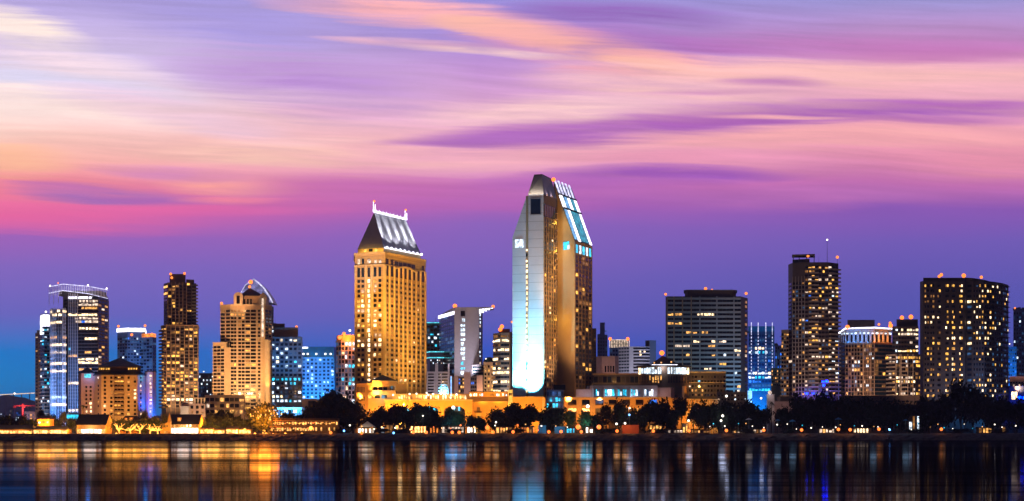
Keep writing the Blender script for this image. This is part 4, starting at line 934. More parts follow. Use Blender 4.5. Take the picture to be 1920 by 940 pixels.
    for px in (1249.5, 1263.5, 1279.5, 1296, 1312, 1344, 1376): T.part('pier', MB().strip(*f, max(0, (px - 1252) / 137 - .008), (px - 1252) / 137 + .008, G, T.top, 0, 1.1, 'brownlight' if px < 1300 else 'bandgrey'))
    pr = P([(1284, 1126), (1290, 1122), (1372, 1122), (1380, 1126), (1380, 1142), (1284, 1142)])
    T.part('penthouse', MB().prism(pr, T.top, Z(546, 1122), 'charcoal')); T.part('penthouse_roof', MB().prism(grow(pr, .8), Z(546, 1122), Z(543.5, 1122), 'concretedark'))
    for a in ((1248, 552, .9), (1323, 541.5, 1.1), (1335, 544, .8), (1399, 550.5, 1.0)): beacon(T, a[0], a[1], 1124, a[2])
    T.finish()
    for px in (1262, 1300, 1340, 1378): lamp('SPOT', (X(px, 1070), 1070, 10), 30000, (.9, .6, .4) if px < 1290 else (.15, .5, .8), 1, (X(px, 1120), 1120, 55), 90)
    lamp('SPOT', (X(1402, 1100), 1100, 12), 70000, (.1, .5, 1), 1, (X(1396, 1128), 1128, 45), 80)

    # --- blue lit tower with four light lines
    T = block('office_tower', 'blue lit glass tower with four bright vertical light lines', 'tower', [(1403, 1240), (1452, 1240)], 36, 622, 'darkblue')
    T.grid(*T.faces[0], T.z(735), T.z(626), 8, 14, .8, .55, [('e', 7), ('g', 4), ('b', .4)], rowpal={0: [('t', 1)], 2: [('b', 2), ('e', 1)], 3: [('c', 3), ('t', 1)], 4: [('h', 1), ('c', 3)], 9: [('t', 1), ('c', 1), ('g', 2)], 10: [('g', 1), ('h', .3)]})
    l = (T.faces[0][1] - T.faces[0][0]).length
    for px in (1408.7, 1421.5, 1435.8, 1448):
        u = (px - 1403) / 49; q = T.part('light_line', MB().strip(*T.faces[0], u - .012, u + .012, T.z(624), Z(605, 1240), .1, .5, 'neon_soft'))
        m = MB()
        for k in range(13): m.strip(*T.faces[0], u - .014, u + .014, T.z(628.5 + 6.2 * k), T.z(625.5 + 6.2 * k), .3, .6, 'neon_soft')
        T.part('light_line', m)
    T.part('glass_screen', MB().strip(*T.faces[0], .0, 1, T.top, Z(612, 1240), -.4, -.1, 'tealwall'))
    T.part('sign', MB().box(X(1402, 1200), X(1410, 1200), 1200, 1201, Z(757, 1200), Z(733, 1200), 'neon_blue')); T.finish()
    for px in (1412, 1440): lamp('SPOT', (X(px, 1205), 1205, 16), 260000, (.0, .28, 1), 1, (X(px, 1240), 1240, 40), 80)
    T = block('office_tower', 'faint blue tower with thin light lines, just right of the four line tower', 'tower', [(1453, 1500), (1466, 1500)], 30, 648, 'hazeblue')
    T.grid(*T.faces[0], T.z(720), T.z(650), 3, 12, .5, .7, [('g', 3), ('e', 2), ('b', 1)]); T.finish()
    T = block('apartment_block', 'small brown block with scattered warm windows, left of the dark balcony tower', 'building', [(1446, 1180), (1470, 1180)], 26, 690, 'brown')
    T.grid(*T.faces[0], T.z(725), T.z(693), 7, 5, .5, .5, [('d', 5), ('w', 1), ('m', 2)]); T.finish()

    # --- dark residential balcony tower
    T = block('residential_tower', 'tall dark balcony tower fading at the top, with scattered amber and violet windows', 'tower', [(1478, 1112), (1486, 1100), (1509, 1096), (1553, 1096), (1572, 1104)], 30, 492, 'charcoal')
    T.part('roof_frame', MB().prism(P([(1486, 1104), (1518, 1098), (1518, 1116), (1486, 1116)]), T.top, Z(486, 1100), 'concretedark')); T.part('roof_slab', MB().prism(P([(1485, 1100), (1528, 1096), (1528, 1112), (1485, 1112)]), Z(480, 1100), Z(477.5, 1100), 'concretedark'))
    for px in (1487, 1498, 1512, 1526): T.part('post', MB().box(X(px, 1102), X(px + 1.2, 1102), 1102, 1102.6, T.top, Z(479, 1102), 'concretedark'))
    T.part('mast', MB().tube((X(1551, 1110), 1110, T.top), (X(1551, 1110), 1110, Z(452, 1110)), .18, .08, 'steel')); beacon(T, 1551, 450, 1110, .6, 'lampwhite', Z(453, 1110)); beacon(T, 1515, 480, 1098, 1.0, 'beacon', Z(478, 1100)); beacon(T, 1570, 482.5, 1104, 1.0)
    F = T.faces; nr = 32; z0, z1 = T.z(742), T.z(498)
    low = {q: [('bluedeep', 3), ('d', 4), ('g', 2), ('u', 1)] for q in (0, 1, 2, 3)}  # strong blue windows, mostly added to throw a blue column on the water
    dens = {q: [('y', 2), ('u', 1.4), ('d', 1.4), ('m', 1)] for q in (3, 9, 13, 19, 21, 28)}
    warm = [('d', 10), ('m', 2.2), ('w', 1.2), ('y', .7), ('u', .8), ('b', .25), ('g', .8)]
    T.grid(*F[1], z0, z0 + (z1 - z0) * .88, 4, 28, .7, .55, [('d', 10), ('g', 1.5), ('m', .7), ('u', .5), ('w', .4)]); T.grid(*F[0], z0, z0 + (z1 - z0) * .88, 1, 28, .7, .55, [('d', 8), ('u', 1)])
    dens.update(low); T.grid(*F[2], z0, z1, 7, nr, .82, .5, warm, rowpal=dens); T.grid(*F[3], z0, z1, 3, nr, .82, .55, [('d', 5), ('u', 1), ('w', .8), ('y', .5), ('c', .3)])
    bl = MB().strip(*F[2], .17, .58, 0, .95, 0, 1.5, 'balcgrey'); T.repeat('balcony', bl, [z0 + (z1 - z0) * k / nr for k in range(nr)])
    bl = MB().strip(*F[3], .05, 1.1, 0, .95, 0, 1.4, 'balcgrey'); T.repeat('balcony', bl, [z0 + (z1 - z0) * k / nr for k in range(nr)])
    for k in range(5): T.part('pier', MB().strip(*F[1], k / 4 - .02 * (k > 0), k / 4 + .025, G, T.z(518), 0, .5, 'balcgrey'))
    T.repeat('floor_band', MB().strip(*F[1], 0, 1, -.12, .12, 0, .4, 'balcgrey'), [z0 + (z1 - z0) * .88 * k / 28 for k in range(28)])
    Wg = P([(1465, 1108), (1479, 1104), (1479, 1124), (1466, 1124)]); T.part('wing', MB().prism(Wg, G, Z(618, 1104), 'brown'))
    T.grid(Wg[0], Wg[1], T.z(742), T.z(622), 3, 16, .7, .55, [('d', 8), ('w', .8), ('m', 1), ('g', 1), ('t', .2)]); T.repeat('balcony', MB().strip(Wg[0], Wg[1], -.1, 1, -.1, .3, 0, .8, 'brownlight'), [T.z(742) + (T.z(622) - T.z(742)) * k / 16 for k in range(16)])
    T.finish()
    for px in (1515, 1535, 1556): lamp('SPOT', (X(px, 1052), 1052, 9), 190000, (0, .008, 1), 1, (X(px, 1096), 1096, 25), 28, 1)  # blue lights added at the tower foot for the blue column on the water
    for px in (1480, 1500, 1530, 1560): lamp('SPOT', (X(px, 1030), 1030, 14), 40000, (1, .62, .45), 1, (X(px, 1098), 1098, 60), 80)  # warm fill lights without fixtures, added to lift the dark facade

    # --- blue crowned office
    T = block('office_tower', 'office tower with a blue and orange floodlit crown and a white roofline light', 'tower', [(1573, 1150), (1585, 1140), (1640, 1136), (1673, 1144)], 34, 642, 'brown')
    Yc = 1138; T.part('crown', MB().prism(grow(T.ring, -.6), T.top, Z(618, Yc), 'concrete'))
    m = MB()
    r = grow(T.ring, .4)
    for i in range(3): m.tube((*r[i], Z((623, 616, 615, 616)[i], Yc)), (*r[i + 1], Z((616, 615, 616)[i], Yc)), .5, .5, 'neon_white', 5)
    T.part('roofline_light', m); T.part('roof_slab', MB().prism(grow(T.ring, .2), Z(618, Yc), Z(616.5, Yc), 'bluegrey')); T.part('plant_room', MB().prism(P([(1589, 1150), (1640, 1150), (1640, 1166), (1589, 1166)]), Z(616.5, Yc), Z(600, 1150), 'concretedark'))
    for i, n in ((0, 3), (1, 7), (2, 4)):
        f = T.faces[i]; l = (f[1] - f[0]).length
        for k in range(n):
            T.part('crown_bay', MB().strip(*f, (k + .28) / n, (k + .72) / n, T.top + .2, Z(628, Yc), -.4, -.3 + .02, 'd')); T.window(*f, l * (k + .5) / n, Z(625, Yc), l / n * .5, 1.1, 'c')
            T.part('pier', MB().strip(*f, (k + .0) / n, (k + .14) / n, T.top, Z(622, Yc), -.6, .3, 'concrete'))
    pal = [('d', 8), ('k', 2), ('w', .9), ('u', .9), ('m', 1), ('c', .4), ('g', .8)]
    T.grid(*T.faces[0], T.z(742), T.z(645), 2, 13, .75, .6, [('k', 6), ('e', 4), ('c', 1), ('t', .4)]); T.grid(*T.faces[1], T.z(742), T.z(645), 10, 13, .7, .66, pal); T.grid(*T.faces[2], T.z(742), T.z(645), 5, 13, .92, .7, [('k', 9), ('m', 1), ('y', 1), ('w', .6), ('e', 1)])
    for k, w in ((0, .012), (1, .012), (2, .01), (3, .012), (4, .01), (5, .012), (6.2, .03), (7.5, .012), (8.5, .02), (10, .03)): T.part('pier', MB().strip(*T.faces[1], max(0, k / 10 - w), min(1, k / 10 + w), G, T.top, 0, .6, 'brownlight'))
    for a in ((1589, 614, 1.6, 'lampglobe'), (1670, 611, 1.5, 'lampglobe'), (1669, 606, 1.0, 'beacon'), (1648, 608.5, .9, 'beacon')): beacon(T, *a[:2], 1140, a[2], a[3], Z(616.5, Yc))
    T.finish()
    for px in (1578, 1590, 1602, 1614, 1626): lamp('SPOT', (X(px, 1132), 1131, Z(640, 1132)), 2600, (.06, .32, 1), .3, (X(px + 1, 1142), 1142, Z(622, 1142)), 110)
    for px in (1640, 1650, 1660, 1668): lamp('SPOT', (X(px, 1134), 1133, Z(641, 1134)), 3200, (1, .26, .02), .3, (X(px + 1, 1142), 1142, Z(622, 1142)), 110)
    for px in (1590, 1625, 1655): lamp('SPOT', (X(px, 1095), 1095, 12), 26000, (1, .6, .4), 1, (X(px, 1138), 1138, 40), 85)

    # --- stepped balcony tower
    T = block('condo_tower', 'stepped apartment tower with cream balcony columns and brightly lit lower floors', 'tower', [(1666, 1100), (1679, 1092), (1716, 1092), (1727, 1098)], 28, 664, 'charcoal')
    up = P([(1673, 1098), (1684, 1096), (1722, 1096), (1722, 1116), (1673, 1116)]); T.part('upper_block', MB().prism(up, T.top, Z(612, 1096), 'charcoal')); T.part('plant_room', MB().prism(P([(1681, 1100), (1721, 1100), (1721, 1114), (1681, 1114)]), Z(612, 1096), Z(599, 1100), 'charcoal'))
    T.grid(up[1], up[2], Z(662, 1096), Z(615, 1096), 7, 6, .85, .5, [('d', 4), ('w', 1), ('u', 1), ('e', 2)], rowpal={4: [('u', 3), ('h', 1)], 5: [('h', 1), ('u', 1), ('d', 2)], 0: [('y', 2), ('h', 2)]}); T.grid(up[0], up[1], Z(662, 1096), Z(615, 1096), 2, 6, .8, .5, [('e', 3), ('c', 1)])
    z0, z1 = T.z(742), T.z(667)
    T.grid(*T.faces[1], z0, z1, 8, 10, .8, .55, [('d', 5), ('k', 2), ('m', 1), ('u', .6), ('e', 1)], rowpal={0: [('u', 2), ('h', 1), ('d', 1)], 3: [('h', 2), ('y', 2), ('u', 1)], 4: [('h', 2), ('u', 2), ('d', .6)], 8: [('c', 1), ('d', 2)], 9: [('y', 2), ('u', 1)]})
    T.grid(*T.faces[2], z0, z1, 2, 10, .8, .6, [('y', 2), ('m', 2), ('n', 2)]); T.grid(*T.faces[0], z0, z1, 2, 10, .6, .5, [('n', 3), ('u', 1), ('w', .5)])
    T.repeat('balcony', MB().strip(*T.faces[0], -.12, .95, 0, .9, 0, 1.3, 'salmontrim'), [z0 + (z1 - z0) * k / 10 for k in range(11)]); T.repeat('balcony', MB().strip(*T.faces[1], .28, .6, 0, .6, 0, 1.0, 'salmontrim'), [z0 + (z1 - z0) * k / 10 for k in range(10)])
    for u in (.02, .22, .28, .62, .88): T.part('pier', MB().strip(*T.faces[1], u - .015, u + .015, G, T.top, 0, .6, 'salmontrim'))
    for a in ((1691, 596, 1.4, 'lampglobe'), (1708, 594.5, 1.5, 'lampglobe')): beacon(T, *a[:2], 1102, a[2], a[3], Z(599, 1100))
    T.finish()
    for px in (1674, 1705): lamp('SPOT', (X(px, 1050), 1050, 12), 30000, (1, .6, .4), 1, (X(px, 1092), 1092, 35), 85)

    lamp('SPOT', (X(1902, 1035), 1035, 8), 120000, (0, .02, 1), 1, (X(1905, 1065), 1065, 22), 60, 1)  # added blue light on the low hall, for its reflection in the water
    # --- big dark tower with many small yellow windows
    ch = [(1725, 1046), (1731, 1040), (1809, 1040), (1812, 1044), (1824, 1040), (1845, 1040), (1864, 1046), (1880, 1056), (1891, 1070)]
    T = block('residential_tower', 'huge near black tower with a curved flank and many small yellow lit windows', 'tower', ch, 22, 527, 'charcoal')
    T.part('upper_block', MB().prism(P([(1731, 1041), (1809, 1041), (1809, 1066), (1735, 1066)]), T.top, Z(521, 1041), 'charcoal'))
    m = MB(); arc = P([(1808, 1043), (1824, 1041), (1846, 1041), (1866, 1047), (1883, 1058)]); zs = [520.5, 521.5, 525, 530.5, 538]
    for i in range(4):
        a, b = arc[i], arc[i + 1]; za, zb = Z(zs[i], a.y), Z(zs[i + 1], b.y); d = Vector((0, 10))
        m.hexa([(*a, za - 1.6), (*b, zb - 1.6), (*(b + d), zb - 1.6), (*(a + d), za - 1.6)], [(*a, za), (*b, zb), (*(b + d), zb), (*(a + d), za)], 'charcoal')
    T.part('canopy', m)
    T.part('upper_block', MB().prism(P([(1824, 1043), (1846, 1043), (1866, 1049), (1866, 1066), (1824, 1066)]), T.top - .1, Z(530, 1043), 'charcoal'))
    F = T.faces; z0, z1 = T.z(757), T.z(531); nr = 23
    hi = [('y', 3.4), ('h', 1.2), ('w', .8), ('d', 3.2), ('m', 1)]; lo = [('d', 10), ('y', 1.6), ('m', 2.6), ('w', .6)]
    l = (F[1][1] - F[1][0]).length
    for k in range(nr):
        z = z0 + (z1 - z0) * (k + .5) / nr
        for j, px in enumerate((1735, 1740, 1746, 1750, 1759, 1762, 1774, 1777, 1786, 1789, 1800, 1803)):
            p = lo if px < 1756 else ([('d', 4), ('y', 1.3), ('h', .5), ('m', 1)] if px < 1782 else [('d', 3), ('y', 1.5), ('h', .8), ('w', .5)])
            if k in (16, 15, 8, 9) and px < 1756: p = hi
            T.window(*F[1], l * (px - 1731) / 78, z, 1.05 if j % 2 else .8, 1.5, T.pick(p))
        for i, n in ((4, 4), (5, 4), (6, 4), (7, 4)):
            ll = (F[i][1] - F[i][0]).length
            for c in range(n): T.window(*F[i], ll * (c + .5) / n, z, ll / n * (.42 if i < 6 else .3), 1.5, T.pick([('d', 5.5), ('y', 1.6), ('h', 1.0), ('w', .6), ('g', .8), ('e', 2)] if i < 6 else [('d', 5), ('y', .8), ('h', .5), ('g', 2), ('e', 2)]))
        ll = (F[3][1] - F[3][0]).length; T.window(*F[3], ll * .5, z, ll * .6, 1.5, T.pick([('g', 2), ('e', 3), ('h', .7)]))
    for i in (5, 6, 7): T.repeat('balcony', MB().strip(*F[i], .02, .98, -.1, .1, 0, 1.3, 'charcoal'), [z0 + (z1 - z0) * k / nr for k in range(nr + 1)])
    for a in ((1761, 518.5, 1.0), (1765, 515.5, 1.1), (1807, 517, 1.4), (1840, 520, 1.0)): beacon(T, *a[:2], 1044, a[2], 'beacon', Z(522, 1041))
    T.finish()
    for px in (1740, 1780, 1820, 1860): lamp('SPOT', (X(px, 985), 985, 12), 15000, (1, .66, .5), 1, (X(px, 1040), 1040, 60), 85)  # fill lights hung in mid air, added so the near black walls show
    for px in (1810, 1850, 1880): lamp('SPOT', (X(px, 1005), 1005, 10), 22000, (.05, .35, 1), 1, (X(px, 1045), 1045, 28), 85)

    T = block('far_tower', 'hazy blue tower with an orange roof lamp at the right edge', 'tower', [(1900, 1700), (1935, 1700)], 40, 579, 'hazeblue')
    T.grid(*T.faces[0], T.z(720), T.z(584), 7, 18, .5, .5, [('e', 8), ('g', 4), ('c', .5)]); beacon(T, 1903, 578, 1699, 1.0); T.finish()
    T = block('office_block', 'bright blue lit box of a building behind the curved dark tower', 'building', [(1890, 1400), (1906, 1400)], 30, 650, 'hazeblue')
    T.grid(*T.faces[0], T.z(720), T.z(654), 4, 10, .6, .5, [('g', 5), ('b', 1), ('e', 3)]); beacon(T, 1893, 645, 1399, .5, 'lampwhite', T.top); T.finish()
    lamp('SPOT', (X(1896, 1365), 1365, 25), 260000, (.0, .4, 1), 1, (X(1897, 1400), 1400, 60), 80)
    T = block('hall', 'peach lit hall with a row of dark doors at the right edge', 'building', [(1893, 1080), (1945, 1080)], 20, 706, 'pinkwall')
    T.grid(*T.faces[0], T.z(725), T.z(715), 10, 2, .5, .5, [('d', 4), ('u', 1)]); T.part('lower_hall', MB().box(X(1893, 1065), X(1945, 1065), 1065, 1079, G, Z(724, 1065), 'darkblue'))
    T.window(Vector((X(1893, 1065), 1065)), Vector((X(1945, 1065), 1065)), 3.0, Z(742, 1065), 3.6, 5, 'h'); T.window(Vector((X(1893, 1065), 1065)), Vector((X(1945, 1065), 1065)), 8.0, Z(746, 1065), 5, 1.5, 'bluedeep'); T.finish()  # blue window made far brighter to add blue to the water below
    lamp('SPOT', (X(1912, 1062), 1062, Z(728, 1062)), 16000, (1, .46, .26), 1, (X(1912, 1080), 1080, Z(714, 1080)), 120)
mat('darkband', (.05, .05, .055), .6); mat('bandgrey', (.22, .22, .23), .75); mat('balcgrey', (.24, .21, .20), .8)
far_right()

# ================================================================== hotel podiums and terraces
def podium_left():
    T = block('podium', 'golden lit podium building with dark hipped roof at the foot of the golden tower', 'building', [(668, 966), (690, 960), (742, 960)], 34, 732, 'orangewall')
    W = P([(668, 966), (690, 960), (698, 960), (698, 990), (668, 990)]); T.part('wing', MB().prism(W, T.top - 1, Z(719, 962), 'orangewall'))
    U = P([(697, 962), (730, 962), (744, 968), (744, 990), (697, 990)]); T.part('upper_block', MB().prism(U, T.top, Z(714, 962), 'orangewall'))
    T.part('side_block', MB().prism(P([(744, 969), (762, 972), (762, 992), (744, 992)]), G, Z(720, 969), 'orangewall'))
    T.part('wing_roof', MB().cone([(*p, Z(719, 962)) for p in grow(W, .7)], (X(684, 976), 976, Z(713, 976)), 'roofdark'))
    T.part('roof', MB().cone([(*p, Z(714, 962)) for p in grow(U, 1.0)], (X(717, 976), 976, Z(703, 976)), 'roofdark'))
    for k in range(3): T.window(U[0], U[1], (702.5 + 9.3 * k - 697 + 1.5) * .31, Z(730.5, 962), 2.3, 2.7, 'd')
    for k in range(3): T.window(U[1], U[2], (1.3 + 1.5 * k), Z(730, 963), .7, 3.4, 'd')
    for k in range(6):
        T.window(W[0], W[1], 1.0 + 1.1 * k, Z(731, 963), .45, 3.2, 'n'); T.window(W[0], W[1], 1.0 + 1.1 * k, Z(748, 963), .45, 2.4, 'n'); T.window(W[0], W[1], 1.0 + 1.1 * k, Z(762, 963), .45, 2.4, 'm')
    l = (T.faces[1][1] - T.faces[1][0]).length
    for k, m in enumerate('yde'): T.window(*T.faces[1], 1.5 + 4.0 * k, Z(744, 960), 3.0, 1.9, m)
    T.part('band', MB().strip(*T.faces[1], 0, 1, Z(749, 960), Z(748, 960), 0, .5, 'goldtrim')); T.part('cornice', MB().prism(grow(U, .35), Z(715, 962), Z(714, 962) - .02, 'goldtrim')); T.finish()
    gc = (1, .43, .05)
    for px, Y, z, w, tp, tY, tz in ((678, 938, 8, 30000, 680, 962, 20), (705, 935, 9, 42000, 712, 960, 22), (735, 935, 9, 36000, 735, 962, 24), (720, 957, Z(748, 957), 2500, 725, 962, 30), (757, 950, 20, 16000, 752, 970, 28)):
        lamp('SPOT', (X(px, Y), Y, z), w, gc, .6, (X(tp, tY), tY, tz), 100, .9)
    lamp('POINT', (X(716, 957), 957, Z(744, 957)), 700, (.4, .75, 1), .3)
podium_left()
def terrace():
    T = block('terrace', 'orange lit terrace arcade with three wide arches and a glowing glass dining room on top', 'terrace', [(722, 950), (885, 950)], 0, 752, None)
    T.top = Z(750, 950); Y0, Y1 = 950, 972
    xs = [(722, 727), (768, 777), (822, 832), (872, 886)]
    for a, b in xs: T.part('pier', MB().box(X(a, Y0), X(b, Y0), Y0, Y1, G, Z(756, Y0), 'orangewall')); 
    for i in range(3):
        a, b = xs[i][1], xs[i + 1][0]; m = MB(); n = 14; top = Z(756, Y0)
        for k in range(n):
            t0, t1 = k / n, (k + 1) / n; f = lambda t: Z(771 - 9.5 * math.sqrt(max(0, 1 - (2 * t - 1) ** 2)), Y0)
            x0, x1 = X(a + (b - a) * t0, Y0), X(a + (b - a) * t1, Y0)
            m.hexa([(x0, Y0 + .4, f(t0)), (x1, Y0 + .4, f(t1)), (x1, Y1, f(t1)), (x0, Y1, f(t0))], [(x0, Y0 + .4, top), (x1, Y0 + .4, top), (x1, Y1, top), (x0, Y1, top)], 'orangewall')
        T.part('arch', m)
        T.part('back_glass', MB().box(X(a, Y1 - 2), X(b, Y1 - 2), Y1 - 2, Y1 - 1.8, G, Z(762, Y0), 'd'))
        p0, p1 = Vector((X(a, Y1 - 2), Y1 - 2)), Vector((X(b, Y1 - 2), Y1 - 2)); l = (p1 - p0).length
        for k in range(9): T.window(p0, p1, l * (k + .5) / 9, Z(766.5, 968), l / 9 * .8, 2.4, T.rng.choice('ttgek'))
    T.part('deck', MB().box(X(722, Y0), X(886, Y0), Y0 - 1.0, Y1, Z(756, Y0), Z(750, Y0), 'orangewall')); T.part('deck_edge', MB().box(X(720, Y0), X(888, Y0), Y0 - 1.5, Y0 - 1.0, Z(752, Y0), Z(749.2, Y0), 'goldtrim'))
    T.part('dining_room', MB().box(X(726, 962), X(886, 962), 962, 971, Z(750, Y0), Z(738, Y0), 'orangewall'))
    p0, p1 = Vector((X(728, 962), 962)), Vector((X(884, 962), 962)); l = (p1 - p0).length
    for k in range(34): 
        if k % 11 != 10: T.window(p0, p1, l * (k + .5) / 34, Z(744.6, 955), l / 34 * .68, 2.3, T.pick([('shop', 3), ('w', 2), ('h', 2), ('m', 1)]))
    T.part('railing', MB().box(X(722, Y0), X(886, Y0), Y0 - .9, Y0 - .8, Z(748.2, Y0), Z(747.8, Y0), 'steel'))
    for k in range(28): T.part('post', MB().box(X(722 + 163 * k / 27, Y0) - .06, X(722 + 163 * k / 27, Y0) + .06, Y0 - .95, Y0 - .8, Z(750, Y0), Z(745.5, Y0), 'brown'))
    for px, py in ((737, 741), (768, 739), (781, 738.5), (800, 737), (803, 741), (812, 739), (834, 739), (846, 741), (856, 740)):
        T.part('lamp', MB().ball((X(px, 956), 956, Z(py, 956)), .55, 'shopwhite', 8, 5))
    T.finish()
    gc = (1, .42, .04)
    for a, b in xs: lamp('SPOT', (X((a + b) / 2, 946), 946.5, G + 4), 4200, gc, .3, (X((a + b) / 2, 950), 950, 16), 90)
    for px in (745, 775, 800, 827, 855): lamp('SPOT', (X(px, 940), 938, 13), 13000, gc, .5, (X(px, 950), 950, 22), 110)
    for px in (750, 785, 815, 850): lamp('POINT', (X(px, 957), 957, Z(742, 957)), 2600, (1, .62, .2), .5)
    T = block('podium', 'long plain orange lit podium wall with a row of small windows below the office blocks', 'building', [(886, 955), (954, 955)], 26, 753, 'orangewall')
    T.part('upper_block', MB().prism(P([(880, 960), (954, 960), (954, 980), (880, 980)]), T.top, Z(735, 960), 'orangewall'))
    T.part('upper_roof', MB().prism(grow(P([(880, 960), (954, 960), (954, 980), (880, 980)]), .4), Z(735, 960), Z(734, 960), 'roofdark'))
    p0, p1 = P([(880, 960), (954, 960)]); l = (p1 - p0).length
    for px in (882.5, 888, 890.5, 894, 900, 904, 932, 936, 943, 949): T.window(p0, p1, (px - 880) / 74 * l, Z(740.5, 960), .95, 1.5, T.pick([('c', 1), ('h', 2)]))
    for px in (921, 924): T.window(p0, p1, (px - 880) / 74 * l, Z(740.5, 960), 1.0, 1.2, 'm')
    T.part('ledge', MB().strip(*T.faces[0], 0, 1, T.top - .4, T.top, 0, .3, 'goldtrim'))
    q = T.part('pedestal', MB().strip(*T.faces[0], .09, .24, G, Z(775, 955), 0, 1.0, 'goldtrim')); T.part('entrance', MB().strip(*T.faces[0], .135, .195, G, Z(780, 955), 1.0, 1.1, 'd')); T.part('canopy', MB().strip(*T.faces[0], .06, .26, Z(774, 955), Z(773, 955), 0, 2.4, 'brown'))
    T.part('grille', MB().strip(*T.faces[0], .12, .21, Z(772, 955), Z(764, 955), 0, .3, 'brown'))
    T.part('white_pylon', MB().box(X(953, 953), X(961, 953), 953, 958, G, Z(731, 953), 'white')); T.part('slot', MB().box(X(954.5, 952.9), X(956, 952.9), 952.8, 953, Z(742, 953), Z(737, 953), 'd')); T.part('slot', MB().box(X(957.5, 952.9), X(959, 952.9), 952.8, 953, Z(742, 953), Z(737, 953), 'd')); T.finish()
    T = block('podium', 'plain orange lit base wall directly under the white floodlit hotel slab', 'building', [(961, 952), (1023, 952)], 30, 745.5, 'orangewall')
    T.part('coping', MB().prism(grow(T.ring, .25), T.top, T.top + .4, 'goldtrim')); T.part('trim', MB().strip(*T.faces[0], .90, .96, G, T.top, 0, .3, 'salmontrim')); T.finish()
    for px in (890, 912, 935): lamp('SPOT', (X(px, 926), 926, 7), 24000, gc, .6, (X(px, 955), 955, 18), 100, .9)
    for px in (905, 935): lamp('SPOT', (X(px, 950), 951.5, Z(753, 952)), 1500, gc, .4, (X(px, 960), 960, Z(742, 960)), 140, .9)
    for px in (970, 992, 1015): lamp('SPOT', (X(px, 926), 926, 7), 30000, gc, .6, (X(px, 952), 952, 18), 100, .9)
    T = block('glass_link', 'dark blue glass link building between the white slab and the right podium', 'building', [(1025, 968), (1057, 968)], 20, 731, 'darkblue')
    T.grid(*T.faces[0], Z(766, 968), T.z(733), 6, 3, .82, .7, [('g', 2), ('e', 3)], rowpal={1: [('t', .8), ('g', 2)], 0: [('t', 1), ('e', 1), ('g', 1)]}); T.part('hedge', MB().box(X(1038, 975), X(1060, 975), 975, 980, T.top, Z(722, 975), 'leafshade')); T.finish()
    lamp('SPOT', (X(1042, 950), 950, Z(735, 950)), 2500, (.05, .25, 1), .4, (X(1042, 968), 968, Z(736, 968)), 110)
terrace()
